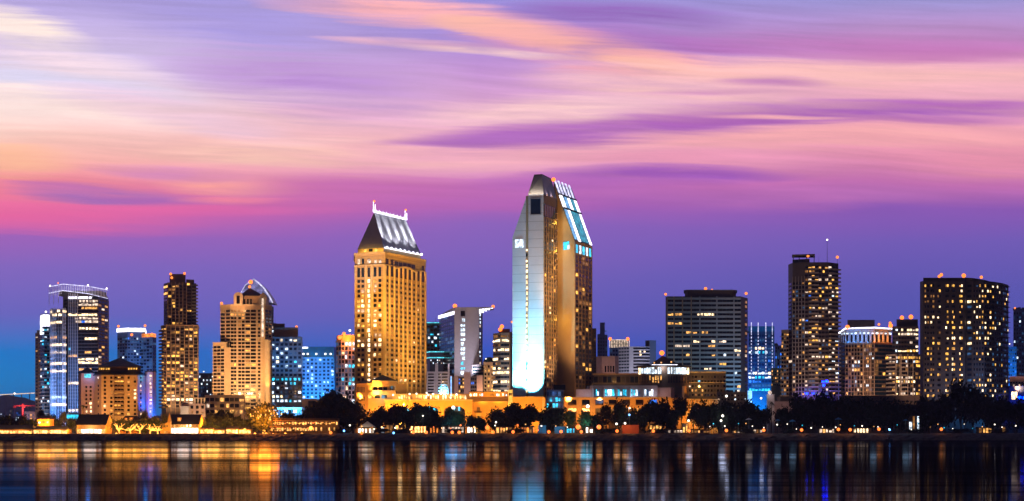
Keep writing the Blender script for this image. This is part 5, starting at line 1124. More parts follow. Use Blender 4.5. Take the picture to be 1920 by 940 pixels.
def podium_right():
    Y0 = 945
    T = Thing('podium', 'orange lit colonnade podium with square openings and an upper storey of blue white windows', 'building', (X(1150, 955), 955, G)); T.top = Z(746, Y0)
    ops = [(1065, 1081), (1091, 1106), (1116, 1132), (1141, 1157), (1167, 1182), (1192, 1207), (1217, 1233)]
    T.part('back_wall', MB().box(X(1057, Y0), X(1255, Y0), Y0 + 5, Y0 + 25, G, T.top - .3, 'brown'))
    ed = [1057] + [v for o in ops for v in o] + [1258]
    for k in range(0, len(ed), 2): T.part('pier', MB().box(X(ed[k], Y0), X(ed[k + 1], Y0), Y0, Y0 + 5, G, T.top - 1.1, 'orangewall'))
    T.part('lintel', MB().box(X(1057, Y0), X(1258, Y0), Y0 - .15, Y0 + 26, T.top - 1.1, T.top, 'orangewall')); T.part('coping', MB().box(X(1056, Y0), X(1259, Y0), Y0 - .5, Y0 + 26, T.top, T.top + .35, 'goldtrim'))
    for k, (a, b) in enumerate(ops):
        T.part('parapet', MB().box(X(a, Y0), X(b, Y0), Y0 + .4, Y0 + 1.0, Z(766, Y0), Z(760, Y0), 'orangewall'))
        p0, p1 = Vector((X(a, Y0 + 5), Y0 + 5)), Vector((X(b, Y0 + 5), Y0 + 5)); l = (p1 - p0).length
        T.window(p0, p1, l / 2, Z(753, Y0 + 5), l * .9, 2.6, ('n', 'e', 'g', 'e', 'n', 'n', 'b')[k]); T.window(p0, p1, l / 2, Z(769, Y0 + 5), l * .9, 1.6, ('shop', 'shop', 'm', 'm', 'm', 'w', 'm')[k])
    U = P([(1080, 956), (1108, 954), (1215, 954), (1232, 954), (1262, 958), (1262, 975), (1080, 975)])
    T.part('upper_storey', MB().prism(P([(1108, 954), (1233, 954), (1233, 972), (1100, 972)]), T.top, Z(723, 954), 'pinkwall')); T.part('upper_roof', MB().prism(grow(P([(1106, 954), (1235, 954), (1235, 972), (1100, 972)]), .3), Z(723, 954), Z(721.6, 954), 'roofdark'))
    T.part('side_room', MB().prism(P([(1080, 956), (1109, 955), (1109, 970), (1080, 970)]), T.top, Z(730, 955), 'pinkwall')); T.part('side_room', MB().prism(P([(1233, 956), (1258, 956), (1264, 960), (1264, 972), (1233, 972)]), T.top, Z(727, 956), 'pinkwall'))
    p0, p1 = P([(1108, 954), (1233, 954)]); l = (p1 - p0).length
    for a, b in ((1113, 1126), (1134, 1152), (1158, 1175), (1183, 1200), (1208, 1225)):
        n = 4
        for k in range(n): T.window(p0, p1, ((a + (b - a) * (k + .5) / n) - 1108) / 125 * l, Z(736.5, 954), (b - a) / n * .8 * .305, 3.6, T.pick([('c', 2), ('t', 1), ('g', 1)]))
        T.part('bay_frame', MB().strip(p0, p1, (a - 2 - 1108) / 125, (a - 1108) / 125, T.top, Z(729, 954), 0, 1.0, 'white'))
    T.part('wall_fin', MB().box(X(1283, 950), X(1287, 950), 950, 962, G, Z(724, 950), 'orangewall'))
    # plain wall and curved row of fins at the right end
    T.part('end_wall', MB().prism(P([(1257, 945.2), (1290, 948), (1290, 962), (1257, 962)]), G, Z(747, 946), 'orangewall'))
    arc = P([(1287, 947), (1302, 947), (1318, 949), (1334, 953), (1347, 958)])
    T.part('curved_wall', MB().prism(arc + [arc[-1] + Vector((0, 12)), arc[0] + Vector((0, 14))], G, Z(750, 948), 'orangewall'))
    for i in range(4):
        for k in range(3): T.part('fin', MB().strip(arc[i], arc[i + 1], k / 3 + .05, k / 3 + .16, G, Z(749, 948) - .3 * i, 0, .8, 'salmontrim'))
    T.part('curved_coping', MB().prism(grow(arc + [arc[-1] + Vector((0, 12)), arc[0] + Vector((0, 14))], .8), Z(750, 948), Z(748, 948), 'goldtrim')); T.finish()
    gc = (1, .44, .06)
    for px in (1061, 1086, 1111, 1136, 1162, 1187, 1212, 1245, 1275): lamp('SPOT', (X(px, 930), 930, 7), 9500, gc, .4, (X(px, 945), 945, 17), 90, .9)
    for px in (1300, 1325, 1345): lamp('SPOT', (X(px, 930), 932, 8), 12000, gc, .4, (X(px, 950), 950, 16), 100, .9)
    for px in (1100, 1143, 1187, 1225): lamp('POINT', (X(px, 951), 951, T.top + 1.2), 500, (.65, .75, 1), .3)
    for px in (1090, 1250): lamp('POINT', (X(px, 951), 951, T.top + 1.5), 450, (1, .6, .5), .3)
    # lantern pavilion behind
    T = Thing('pavilion', 'octagonal pavilion with dark pyramid roof, white glowing windows and an orange finial lamp', 'pavilion', (X(1244, 1000), 1000, G))
    W = P([(1197, 1000), (1222, 992), (1266, 992), (1292, 1000), (1292, 1020), (1197, 1020)]); zt = Z(687, 995)
    T.top = zt; T.part('wall', MB().prism(W, G, zt, 'brown')); T.part('eave', MB().prism(grow(W, 1.2), zt, zt + .6, 'roofdark'))
    up = P([(1222, 996), (1270, 996), (1270, 1016), (1222, 1016)]); T.part('clerestory', MB().prism(up, zt + .6, Z(683.6, 996), 'neon_white'))
    T.part('roof', MB().cone([(*p, Z(683.6, 996)) for p in grow(up, 1.2)], (X(1243, 1006), 1006, Z(667, 1006)), 'roofdark'))
    for px, py in ((1227, 680.5), (1240, 680), (1259, 679)): T.part('lamp', MB().ball((X(px, 993), 993.6, Z(py, 993)), .5, 'shopdim', 8, 5))
    beacon(T, 1241, 662, 1006, 1.5, 'lampglobe', Z(667, 1006))
    for i, n in ((0, 5), (1, 9), (2, 5)):
        f = (W[i], W[i + 1]); l = (f[1] - f[0]).length
        for k in range(n):
            if (i, k) in ((1, 4), (1, 5)): continue
            T.window(*f, l * (k + .5) / n, Z(695.5, 995), l / n * .8, 3.9, 'c' if (i, k) not in ((2, 4), (0, 0)) else 'h')
            T.window(*f, l * (k + .5) / n, Z(709, 995), l / n * .55, 2.6, 'w' if (i == 1 and k < 6 and k != 4) or (i == 0 and k > 3) else 'n'); T.window(*f, l * (k + .5) / n, Z(716, 995), l / n * .55, 1.4, 'w' if i == 1 and k < 3 else 'n')
    T.finish(); lamp('POINT', (X(1243, 990), 990, Z(690, 990)), 1500, (.8, .85, 1), .4)
    T = block('meeting_hall', 'long dark low hall with a brown eave, behind the upper storey of blue white windows', 'building', [(1113, 1010), (1198, 1010)], 20, 703, 'charcoal')
    T.grid(*T.faces[0], Z(719, 1010), T.z(705), 10, 1, .8, .8, [('n', 3), ('d', 2), ('e', 1)]); T.part('eave', MB().prism(grow(T.ring, .8), T.top, T.top + .9, 'brownlight')); T.finish(); lamp('POINT', (X(1098, 990), 990, Z(726, 990)), 1800, (1, .45, .1), .4); lamp('SPOT', (X(1160, 990), 990, Z(724, 990)), 8000, (1, .5, .15), .4, (X(1160, 1010), 1010, Z(703, 1010)), 120)
    T = block('meeting_hall', 'dark two level hall with golden eave lines and few lit windows, right of the pavilion', 'building', [(1290, 1004), (1361, 1004)], 26, 698, 'charcoal')
    T.part('eave', MB().strip(*T.faces[0], -.02, 1, T.top - .6, T.top + .4, 0, 1.2, 'goldtrim')); T.part('eave', MB().strip(*T.faces[0], -.45, 1, Z(718, 1004), Z(716.8, 1004), 0, 1.4, 'goldtrim'))
    T.grid(*T.faces[0], Z(745, 1004), T.z(703), 12, 5, .6, .5, [('d', 12), ('n', 6), ('w', .8), ('m', 1), ('u', .6), ('b', .4)], rowpal={3: [('d', 5), ('t', .7)]}); T.part('lower_block', MB().box(X(1258, 1006), X(1290, 1006), 1006.2, 1026, G, Z(717, 1006), 'charcoal')); T.finish()
    lamp('SPOT', (X(1325, 985), 985, Z(722, 985)), 12000, (1, .48, .10), .4, (X(1325, 1003), 1003, Z(698, 1003)), 130)
    T = block('low_block', 'low dark block with few small lit windows, right of the curved fins', 'building', [(1345, 985), (1400, 985)], 20, 735, 'charcoal')
    T.grid(*T.faces[0], Z(775, 985), T.z(738), 9, 5, .45, .4, [('d', 7), ('u', 1), ('w', .8), ('c', .5)]); T.finish()
    T = Thing('church', 'small pale building with a square tower and glowing white cupola among dark trees', 'building', (X(1462, 950), 950, G))
    T.part('wall', MB().box(X(1450, 950), X(1487, 950), 950, 962, G, Z(753, 950), 'pinkwall')); T.part('tower', MB().box(X(1440, 948), X(1452, 948), 948, 953, G, Z(741, 948), 'pale')); T.part('cupola', MB().ball((X(1443.5, 950), 950, Z(736, 950)), 1.15, 'u', 10, 6)); T.part('cornice', MB().box(X(1439, 947.6), X(1453, 947.6), 947.6, 953.4, Z(741, 948), Z(740, 948), 'white'))
    T.part('lean_to_roof', MB().box(X(1462, 970), X(1490, 970), 968, 980, Z(752, 970), Z(744, 970), 'brown')); lamp('SPOT', (X(1468, 925), 925, 12), 5000, (1, .62, .48), .5, (X(1465, 950), 950, 20), 60); lamp('POINT', (X(1444, 945), 945.5, Z(738, 945)), 250, (1, .8, .8), .3)
    T = block('car_park', 'long low dark red brown block behind the right hand trees, under the blue crowned tower', 'building', [(1575, 1010), (1728, 1010)], 24, 742, 'brown')
    T.grid(*T.faces[0], Z(790, 1010), T.z(748), 20, 4, .8, .3, [('d', 6), ('n', 5)]); T.finish()
podium_right()

# ================================================================== waterfront village on the left
def cottage(name, label, px0, px1, Y, eave, ridge, wall, roof, shop=None, nshop=6, deep=9, gable=True, dorm=(), cat='shop', second=None, shoph=(802, 817), inset=0.0):
    T = Thing(name, label, cat, (X((px0 + px1) / 2, Y), Y, G)); x0, x1 = X(px0, Y), X(px1, Y); ze, zr = Z(eave, Y), Z(ridge, Y)
    T.top = zr; T.part('wall', MB().box(x0, x1, Y, Y + deep, G, ze, wall))
    o = .6; A = [(x0 - o, Y - o * 1.6, ze), (x1 + o, Y - o * 1.6, ze), (x1 + o, Y + deep + o, ze), (x0 - o, Y + deep + o, ze)]; i = inset * (x1 - x0)
    r0, r1 = (x0 - o + i, Y + deep / 2, zr), (x1 + o - i, Y + deep / 2, zr); m = MB()
    m.poly([A[0], A[1], r1, r0], roof); m.poly([A[2], A[3], r0, r1], roof); m.poly([A[1], A[2], r1], roof if inset else wall); m.poly([A[3], A[0], r0], roof if inset else wall); m.poly(A[::-1], roof); ro = T.part('roof', m)
    f = (Vector((x0, Y)), Vector((x1, Y))); l = x1 - x0
    if shop:
        za, zb = Z(shoph[1], Y), Z(shoph[0], Y); za = max(za, G + .25)
        for k in range(nshop): T.window(*f, l * (k + .5) / nshop, (za + zb) / 2, l / nshop * .84, zb - za, shop if T.rng.random() < .85 else 'shopdim', name='shop_window')
        T.part('awning', MB().strip(*f, .0, 1, zb + .15, zb + .35, 0, 1.6, 'whitecloth' if shop == 'shopwhite' else 'brownlight'))
        for k in range(max(1, int(l / 9))): lamp('POINT', (x0 + l * (k + .5) / max(1, int(l / 9)), Y - 2.8, zb + .4), 2600, (1, .48, .09) if shop != 'shopwhite' else (1, .78, .5), .5)
    if second:
        for k in range(second[0]): T.window(*f, l * (k + .5) / second[0], Z(second[1], Y), l / second[0] * .5, 1.2, T.pick([('w', 2), ('h', 1), ('m', 2), ('c', .4)]))
    for px, py in dorm:
        d = T.part('dormer', MB().box(X(px - 3, Y), X(px + 3, Y), Y + .6, Y + 4, Z(py + 4, Y), Z(py - 3, Y), wall), ro); T.window(Vector((X(px - 3, Y), Y + .6)), Vector((X(px + 3, Y), Y + .6)), 3 * .29, Z(py, Y), 1.0, 1.1, 'w')
    T.finish(); return T
cottage('shop_row', 'long low shop pavilion at the far left with warm lit glass front and dark roof', -25, 61, 905, 805, 797, 'orangewall', 'roofdark', 'shop', 16, shoph=(808, 821), inset=.06)
cottage('shop_row', 'low shop row with bright yellow front, left of the white lit store', 63, 126, 903, 805, 799, 'orangewall', 'roofdark', 'shop', 12, shoph=(807, 820), inset=.1)
cottage('house', 'two storey orange lit house with a shaded balcony above the yellow shop row', 70, 93, 925, 786, 779, 'orangewall', 'roofdark', None, inset=.25, second=(3, 792))
cottage('store', 'brown walled store with a black gabled roof and blazing white shopfront', 144, 198, 905, 797, 777, 'orangewall', 'roofdark', 'shopwhite', 7, deep=14, shoph=(805.5, 819))
cottage('house', 'dark roofed low house with two small gable windows below the tan hotel', 226, 260, 935, 793, 780, 'orangewall', 'roofdark', None, dorm=((236, 787), (245, 786)), inset=.2)
def tower_cottage():
    T = cottage('cottage', 'steep black roofed cottage with a dormer, white lit shopfront and an orange gabled side wing', 318, 372, 912, 796, 777, 'orangewall', 'roofdark', 'shopwhite', 8, deep=14, dorm=((335, 786),), second=(9, 798.5), shoph=(803, 816))
    Y = 908; x0, x1 = X(300, Y), X(319, Y)
    T.part('side_wing', MB().hexa([(x0, Y, G), (x1, Y, G), (x1, Y + 10, G), (x0, Y + 10, G)], [(x0, Y, Z(796, Y)), (x1, Y, Z(791, Y)), (x1, Y + 10, Z(791, Y)), (x0, Y + 10, Z(796, Y))], 'orangewall'))
    T.part('spire', MB().cone([(X(312.5, Y), Y + 1, Z(794, Y)), (X(319, Y), Y + 1, Z(791, Y)), (X(319, Y), Y + 4, Z(791, Y)), (X(312.5, Y), Y + 4, Z(794, Y))], (X(316, Y), Y + 2.5, Z(773, Y)), 'orangewall'))
    for px in (308, 312):
        for py in (799.5, 810.5): T.part('window', MB().box(X(px, Y), X(px + 2.6, Y), Y - .1, Y, Z(py + 2, Y), Z(py - 2, Y), 'n' if py < 805 else 'w'))
    lamp('POINT', (X(309, 902), 902, 7), 1300, (1, .48, .08), .4)
tower_cottage()
T = block('arcade_house', 'dusky pink flat roofed house with three dark arches between cottage and salmon tower', 'house', [(340, 1000), (355, 1000), (385, 1000)], 16, 757, 'pinkwall')
T.part('arch_storey', MB().prism(P([(364, 1001), (385, 1001), (385, 1014), (364, 1014)]), T.top, Z(746, 1001), 'salmontrim')); T.part('white_wall', MB().box(X(339, 998), X(354, 998), 997, 999.8, G, Z(762, 998), 'pale')); T.part('drum', MB().tube((X(348, 1004), 1004, T.top), (X(348, 1004), 1004, Z(755, 1004)), 1.9, 1.7, 'pinkwall', 12))
for px in (368.5, 374.5, 380.5): T.window(Vector((X(364, 1001), 1001)), Vector((X(385, 1001), 1001)), (px - 364) * .324, Z(752.5, 1001), .9, 3.0, 'd')
T.grid(*T.faces[1], Z(778, 1000), Z(759, 1000), 3, 2, .5, .6, [('d', 2), ('w', 1), ('m', 2)]); T.finish()
lamp('SPOT', (X(345, 975), 975, 8), 12000, (1, .75, .6), .5, (X(352, 1000), 1000, 16), 90); lamp('SPOT', (X(376, 985), 985, 9), 14000, (1, .6, .2), .4, (X(374, 1000), 1000, 17), 90)
T = block('podium', 'low salmon podium of dark openings at the foot of the gabled salmon tower', 'building', [(384, 1040), (458, 1040)], 24, 741, 'salmon')
T.grid(*T.faces[0], Z(778, 1040), T.z(744), 8, 3, .82, .6, [('d', 4), ('n', 3), ('m', 2), ('w', .7), ('u', .4)]); T.finish(); lamp('SPOT', (X(420, 1005), 1005, 8), 9000, (1, .5, .2), .6, (X(420, 1040), 1040, 20), 110)
for k, (a, b, py) in enumerate(((376, 400, 804), (402, 421, 806), (424, 446, 804), (448, 470, 805))):
    cottage('kiosk', ('amber lit kiosk just right of the steep roofed cottage', 'small bright kiosk with low roof under the salmon podium, second right of the cottage', 'yellow glowing kiosk beneath the dark shrubs by the salmon tower', 'yellow glowing kiosk touching the left side of the lantern tree')[k], a, b, 905 + 2 * (k % 2), py, py - 5, 'orangewall', 'roofdark', 'shop', 4, deep=6, cat='kiosk', shoph=(py + 2, 817), inset=.15)
def deck_restaurant():
    T = Thing('restaurant', 'two deck timber waterfront restaurant strung with rows of small warm lights', 'restaurant', (X(570, 906), 906, G)); Y = 902
    for z0, a, b in ((Z(800, Y), 505, 590), (Z(788, Y), 512, 634)):
        T.part('deck', MB().box(X(a, Y), X(b, Y), Y, Y + 9, z0 - .3, z0, 'brown')); 
        T.part('railing', MB().box(X(a, Y), X(b, Y), Y, Y + .12, z0 + .85, z0 + .95, 'steel'))
    T.part('back_wall', MB().box(X(508, Y + 9), X(634, Y + 9), Y + 9, Y + 16, G, Z(784, Y), 'brown')); T.part('roof', MB().box(X(506, Y), X(636, Y), Y + 3, Y + 17, Z(785, Y), Z(784, Y), 'roofdark'))
    for px in range(508, 636, 9): T.part('post', MB().box(X(px, Y) - .1, X(px, Y) + .1, Y + .2, Y + .4, G, Z(785, Y), 'brown'))
    rnd = random.Random(8)
    for py, a, b in ((793.5, 512, 632), (804, 508, 590)):
        q = T.part('light_string', MB().tube((X(a, Y), Y - .1, Z(py - 1.2, Y)), (X(b, Y), Y - .1, Z(py - 1.2, Y)), .04, .04, 'steel', 4)); n = int((b - a) / 3.6)
        for k in range(n): T.part('bulb', MB().ball((X(a + (b - a) * (k + .5) / n + rnd.uniform(-.8, .8), Y), Y - .2, Z(py + rnd.uniform(-1, 1), Y)), rnd.uniform(.18, .42), rnd.choice(['shop', 'fairy', 'shopdim', 'lampglobe']), 6, 4), q)
    p0, p1 = Vector((X(508, Y + 9), Y + 9)), Vector((X(634, Y + 9), Y + 9)); l = (p1 - p0).length
    for k in range(26):
        T.window(p0, p1, l * (k + .5) / 26, Z(805, Y + 9), l / 26 * .6, 1.9, T.pick([('shopdim', 3), ('w', 1), ('n', 2)])); T.window(p0, p1, l * (k + .5) / 26, Z(794, Y + 9), l / 26 * .6, 1.6, T.pick([('shopdim', 2), ('w', 1), ('n', 3)]))
    T.finish()
    for px in (520, 545, 583, 615): lamp('POINT', (X(px, 905), 905, Z(797, 905)), 900, (1, .45, .10), .4)
deck_restaurant()

# ================================================================== small lit stalls, tents and boxes along the promenade
def stall(px0, px1, top, m, label, Y=900, roof='roofdark', cat='stall', name='stall'):
    T = Thing(name, label, cat, (X((px0 + px1) / 2, Y), Y, G)); zt = Z(top, Y); f = (Vector((X(px0, Y), Y)), Vector((X(px1, Y), Y))); l = (f[1] - f[0]).length
    T.top = zt; T.part('wall', MB().box(f[0].x, f[1].x, Y, Y + 5, G, zt, 'brown')); T.part('roof', MB().prism(grow([f[0], f[1], f[1] + Vector((0, 5)), f[0] + Vector((0, 5))], .5), zt, zt + .3, roof))
    n = max(1, round(l / 1.7))
    for k in range(n): T.window(*f, l * (k + .5) / n, (G + .3 + zt) / 2, l / n * .72, max(.8, zt - G - .9), m if T.rng.random() < .75 else T.rng.choice(['shopdim', 'm', 'n']))
    T.finish(); return T
def tent(px0, px1, top, eave, label, m='whitecloth', Y=898):
    T = Thing('tent', label, 'tent', (X((px0 + px1) / 2, Y), Y, G)); a, b = X(px0, Y), X(px1, Y); w = b - a
    R4 = [(a, Y, Z(eave, Y)), (b, Y, Z(eave, Y)), (b, Y + w * .7, Z(eave, Y)), (a, Y + w * .7, Z(eave, Y))]
    T.part('canopy', MB().cone(R4, ((a + b) / 2, Y + w * .35, Z(top, Y)), m, False))
    for p in R4: T.part('pole', MB().tube((p[0], p[1], G), p, .07, .07, 'steel', 5))
    return T
tent(673, 703, 790, 801, 'white peaked tent glowing yellow under the dark trees right of the restaurant'); lamp('POINT', (X(690, 901), 901, Z(801, 901)), 1600, (1, .6, .2), .4); lamp('POINT', (X(684, 895), 895, Z(804, 895)), 500, (1, .8, .5), .3)
stall(671, 703, 803, 'shopwhite', 'white lit counter beneath the white peaked tent', 903)
stall(714, 721, 801, 'c', 'narrow white lit ticket booth between two tree trunks right of the peaked tent', 899)
stall(724, 737, 797, 'shopdim', 'orange lit arched shelter right of the narrow white booth', 901); stall(741, 755, 797, 'shopdim', 'second orange lit arched shelter, nearer the golden podium terrace', 901)
stall(770, 800, 799, 'shop', 'bright yellow kiosk with white lit counter under the golden terrace trees', 901); stall(806, 822, 802, 'o', 'small red orange lit stall between the yellow kiosk and the white windowed shop', 902)
stall(828, 870, 800, 'u', 'long shop with white lit vertical windows under the pale blue lit tree', 902); stall(876, 892, 800, 'shopwhite', 'dark hut with two white glowing doors right of the long white windowed shop', 900)
stall(930, 960, 801, 'shopdim', 'amber lit shelter below the widest dark tree', 903); stall(976, 1003, 801, 'o', 'orange lit open hut below the right end of the widest dark tree', 903)
stall(1062, 1083, 803, 't', 'blue and orange lit stall left of the teal lit tree', 900); stall(1098, 1112, 801, 'shopwhite', 'white lit screen wall under the teal lit tree', 902)
T = stall(1218, 1241, 797, 'w', 'two tier warm lit pagoda stall between dark trees right of the orange container', 905)
stall(1252, 1280, 806, 'u', 'very low shed with a row of tiny white lights right of the pagoda stall', 897); stall(1280, 1289, 795, 'w', 'small warm lit archway right of the low shed', 903)
stall(1296, 1330, 806, 'm', 'dim low shed under the trees below the curved fins', 897); stall(1375, 1430, 805, 'u', 'dim long shed with specks of white light under the right hand trees', 903)
stall(1536, 1566, 804, 'u', 'dim shed of small white lights left of the teal parasol', 902); stall(1600, 1634, 803, 'h', 'pale lit shed under the dark trees right of the teal parasol', 902)
stall(1704, 1724, 780, 'c', 'blue white lit kiosk with a bright upper window among dark trees', 915); stall(1835, 1860, 802, 'w', 'small warm lit shed under the trees at far right', 902); stall(1878, 1886, 799, 'm', 'tiny amber hut near the right edge of the waterfront', 902)
def container(px0, px1, top, label, m, Y=892, n=10):
    T = Thing('container', label, 'container', (X((px0 + px1) / 2, Y), Y, G)); a, b = X(px0, Y), X(px1, Y); T.part('body', MB().box(a, b, Y, Y + 2.6, G + .15, Z(top, Y), m))
    for k in range(n): T.part('rib', MB().box(a + (b - a) * (k + .3) / n, a + (b - a) * (k + .6) / n, Y - .06, Y, G + .3, Z(top, Y) - .15, m))
    for x in (a + .1, b - .3): T.part('corner_post', MB().box(x, x + .2, Y - .1, Y + .1, G, Z(top, Y) + .06, m))
    return T
container(1167, 1198, 797, 'large orange container standing on the quay below the colonnade', 'containerpaint'); lamp('SPOT', (X(1180, 884), 884.5, G + 5), 1500, (1, .45, .2), .3, (X(1182, 892), 892, G + 2.5), 120)
container(1009, 1024, 798, 'blue container beside a street lamp right of the widest dark tree', 'bluecloth', 900, 6); container(1040, 1060, 800, 'low wide blue container left of the teal lit tree', 'bluecloth', 900, 8)
for px in (1016, 1050): lamp('SPOT', (X(px, 890), 890, G + 5), 1500, (.6, .85, 1), .3, (X(px, 900), 900, G + 2), 110)
def parasol(px, top, w, label, m='bluecloth', Y=896):
    T = Thing('parasol', label, 'parasol', (X(px, Y), Y, G)); r = w / 2 * .29; zt = Z(top, Y); c = (X(px, Y), Y)
    T.part('pole', MB().tube((*c, G), (*c, zt), .05, .05, 'steel', 6)); T.part('canopy', MB().cone([(c[0] + r * math.cos(2 * math.pi * k / 8), Y + r * math.sin(2 * math.pi * k / 8), zt - r * .5) for k in range(8)], (*c, zt), m, False))
    return T
parasol(1404, 784, 13, 'pale cream parasol under the trees right of the curved fins', 'whitecloth'); parasol(1458, 786, 11, 'blue parasol in front of the small pale tower'); parasol(1486, 787, 14, 'wider blue parasol right of the small pale tower'); parasol(1572, 783, 15, 'bright teal lit parasol between small white lit sheds'); parasol(1698, 786, 11, 'blue parasol left of the blue white kiosk')
for px in (1404, 1458, 1486, 1572, 1698, 1637): lamp('POINT', (X(px, 894), 893.5, Z(793, 894)), 260, (.5, .85, 1) if px > 1410 else (1, .85, .6), .2)

# ================================================================== trees
def crown_mesh(seed, n, flat=.75, blobs=7, leaf=.55, m='leafshade'):
    r = random.Random(seed); mb = MB(); B = []
    for k in range(blobs):
        a = r.uniform(0, 6.28); d = r.uniform(.15, .62); B.append((d * math.cos(a), d * math.sin(a), r.uniform(-.25, .55), r.uniform(.30, .52)))
    B.append((0, 0, .35, .5))
    for k in range(n):
        bx, by, bz, br = r.choice(B); u, v = r.uniform(-1, 1), r.uniform(0, 6.28); q = br * (r.uniform(.5, 1.05) if r.random() < .8 else r.uniform(1.0, 1.38)); s_ = math.sqrt(1 - u * u)
        c = Vector((bx + q * s_ * math.cos(v), by + q * s_ * math.sin(v), (bz + q * u) * flat)); z = leaf * r.uniform(.06, .15)
        n1 = Vector((r.gauss(0, 1), r.gauss(0, 1), r.gauss(0, 1))).normalized(); t1 = n1.orthogonal().normalized(); t2 = n1.cross(t1)
        mb.poly([c + t1 * z, c + t2 * z * .7, c - t1 * z, c - t2 * z * .7], m)
    for (bx, by, bz, br) in B[:5]: mb.tube((0, 0, -.95), (bx * .9, by * .9, bz * flat), .035, .012, 'trunk', 4)
    return mb.mesh('crown')
CR = {}
def crown(kind, k):
    if (kind, k) not in CR:
        if kind == 'round': CR[kind, k] = crown_mesh(10 + k, 2200, 1.0, 10, .85)
        elif kind == 'loose': CR[kind, k] = crown_mesh(40 + k, 1100, 1.0, 8, .85)
        elif kind == 'leafy': CR[kind, k] = crown_mesh(70 + k, 1300, 1.0, 9, .75, 'leaf')
        elif kind == 'shrub': CR[kind, k] = crown_mesh(90 + k, 1200, .9, 8, .8)
    return CR[kind, k]
TRN = None
def tree(px, top, w, label, kind='round', Y=912, k=0, group='trees along the waterfront', base=None, name='tree'):
    global TRN
    c = (X(px, Y), Y); zt = Z(top, Y); H = zt - G; r = w / 2 / FPX * Y
    o = bpy.data.objects.new(name, None); COL.objects.link(o); o.location = (*c, G); tag(o, label, 'tree' if kind != 'shrub' else 'shrub', group)
    cm = crown(kind, k % 4); cr = bpy.data.objects.new('crown', cm); COL.objects.link(cr); cr.parent = o
    hz = min(H * .62, r * 1.9) if kind != 'shrub' else H * .75
    cr.location = (0, 0, H - hz * .78); cr.scale = (r * 1.2, r * 1.05, hz); cr.rotation_euler = (0, 0, (px * 1.7) % 6.28)
    if TRN is None: TRN = MB().tube((0, 0, 0), (.1, .05, .55), .5, .36, 'trunk', 7).tube((.1, .05, .53), (0, .1, 1), .37, .22, 'trunk', 7).mesh('trunk')
    t = bpy.data.objects.new('trunk', TRN); COL.objects.link(t); t.parent = o; t.scale = (max(.5, r * .11),) * 2 + (max(.5, H - hz * .9),)
    return o
def palm(px, top, label, Y=915, w=14):
    c = Vector((X(px, Y), Y, 0)); zt = Z(top + 4, Y); o = bpy.data.objects.new('palm_tree', None); COL.objects.link(o); o.location = (c.x, c.y, G); tag(o, label, 'palm', 'palms')
    rnd = random.Random(px); m = MB().tube((0, 0, 0), (.2, 0, zt - G), .28, .18, 'trunk', 7); t = bpy.data.objects.new('trunk', m.mesh('trunk')); COL.objects.link(t); t.parent = o
    m = MB(); L = w / 2 * .31
    for k in range(22):
        a = 6.283 * k / 22 + rnd.uniform(-.1, .1); el = rnd.uniform(-.5, .9); p = Vector((.2, 0, zt - G)); d = Vector((math.cos(a), math.sin(a), 0)); sd = Vector((-d.y, d.x, 0)); pts = []
        for i in range(5):
            t_ = i / 4; pts.append(p + d * (L * t_ * math.cos(el * .6)) + Vector((0, 0, L * (t_ * math.sin(el) - .75 * t_ * t_))))
        for i in range(4):
            w0, w1 = .34 * (1 - abs(2 * i / 4 - .7)), .34 * (1 - abs(2 * (i + 1) / 4 - .7)); w0, w1 = max(.04, w0), max(.03, w1)
            m.poly([pts[i] - sd * w0, pts[i] + sd * w0 + Vector((0, 0, .05)), pts[i + 1] + sd * w1 + Vector((0, 0, .05)), pts[i + 1] - sd * w1], 'palmleaf')
    t = bpy.data.objects.new('fronds', m.mesh('fronds')); COL.objects.link(t); t.parent = o
palm(155, 757, 'palm in front of the left wing of the tan hotel', 930); palm(311, 757, 'palm before the foot of the dark brown stepped tower', 945, 12); palm(386, 749, 'palm beside the dusky pink arcaded house', 960, 12); palm(1446, 751, 'palm standing before the small pale tower', 930, 17); palm(1492, 755, 'palm right of the small pale building', 930, 14)
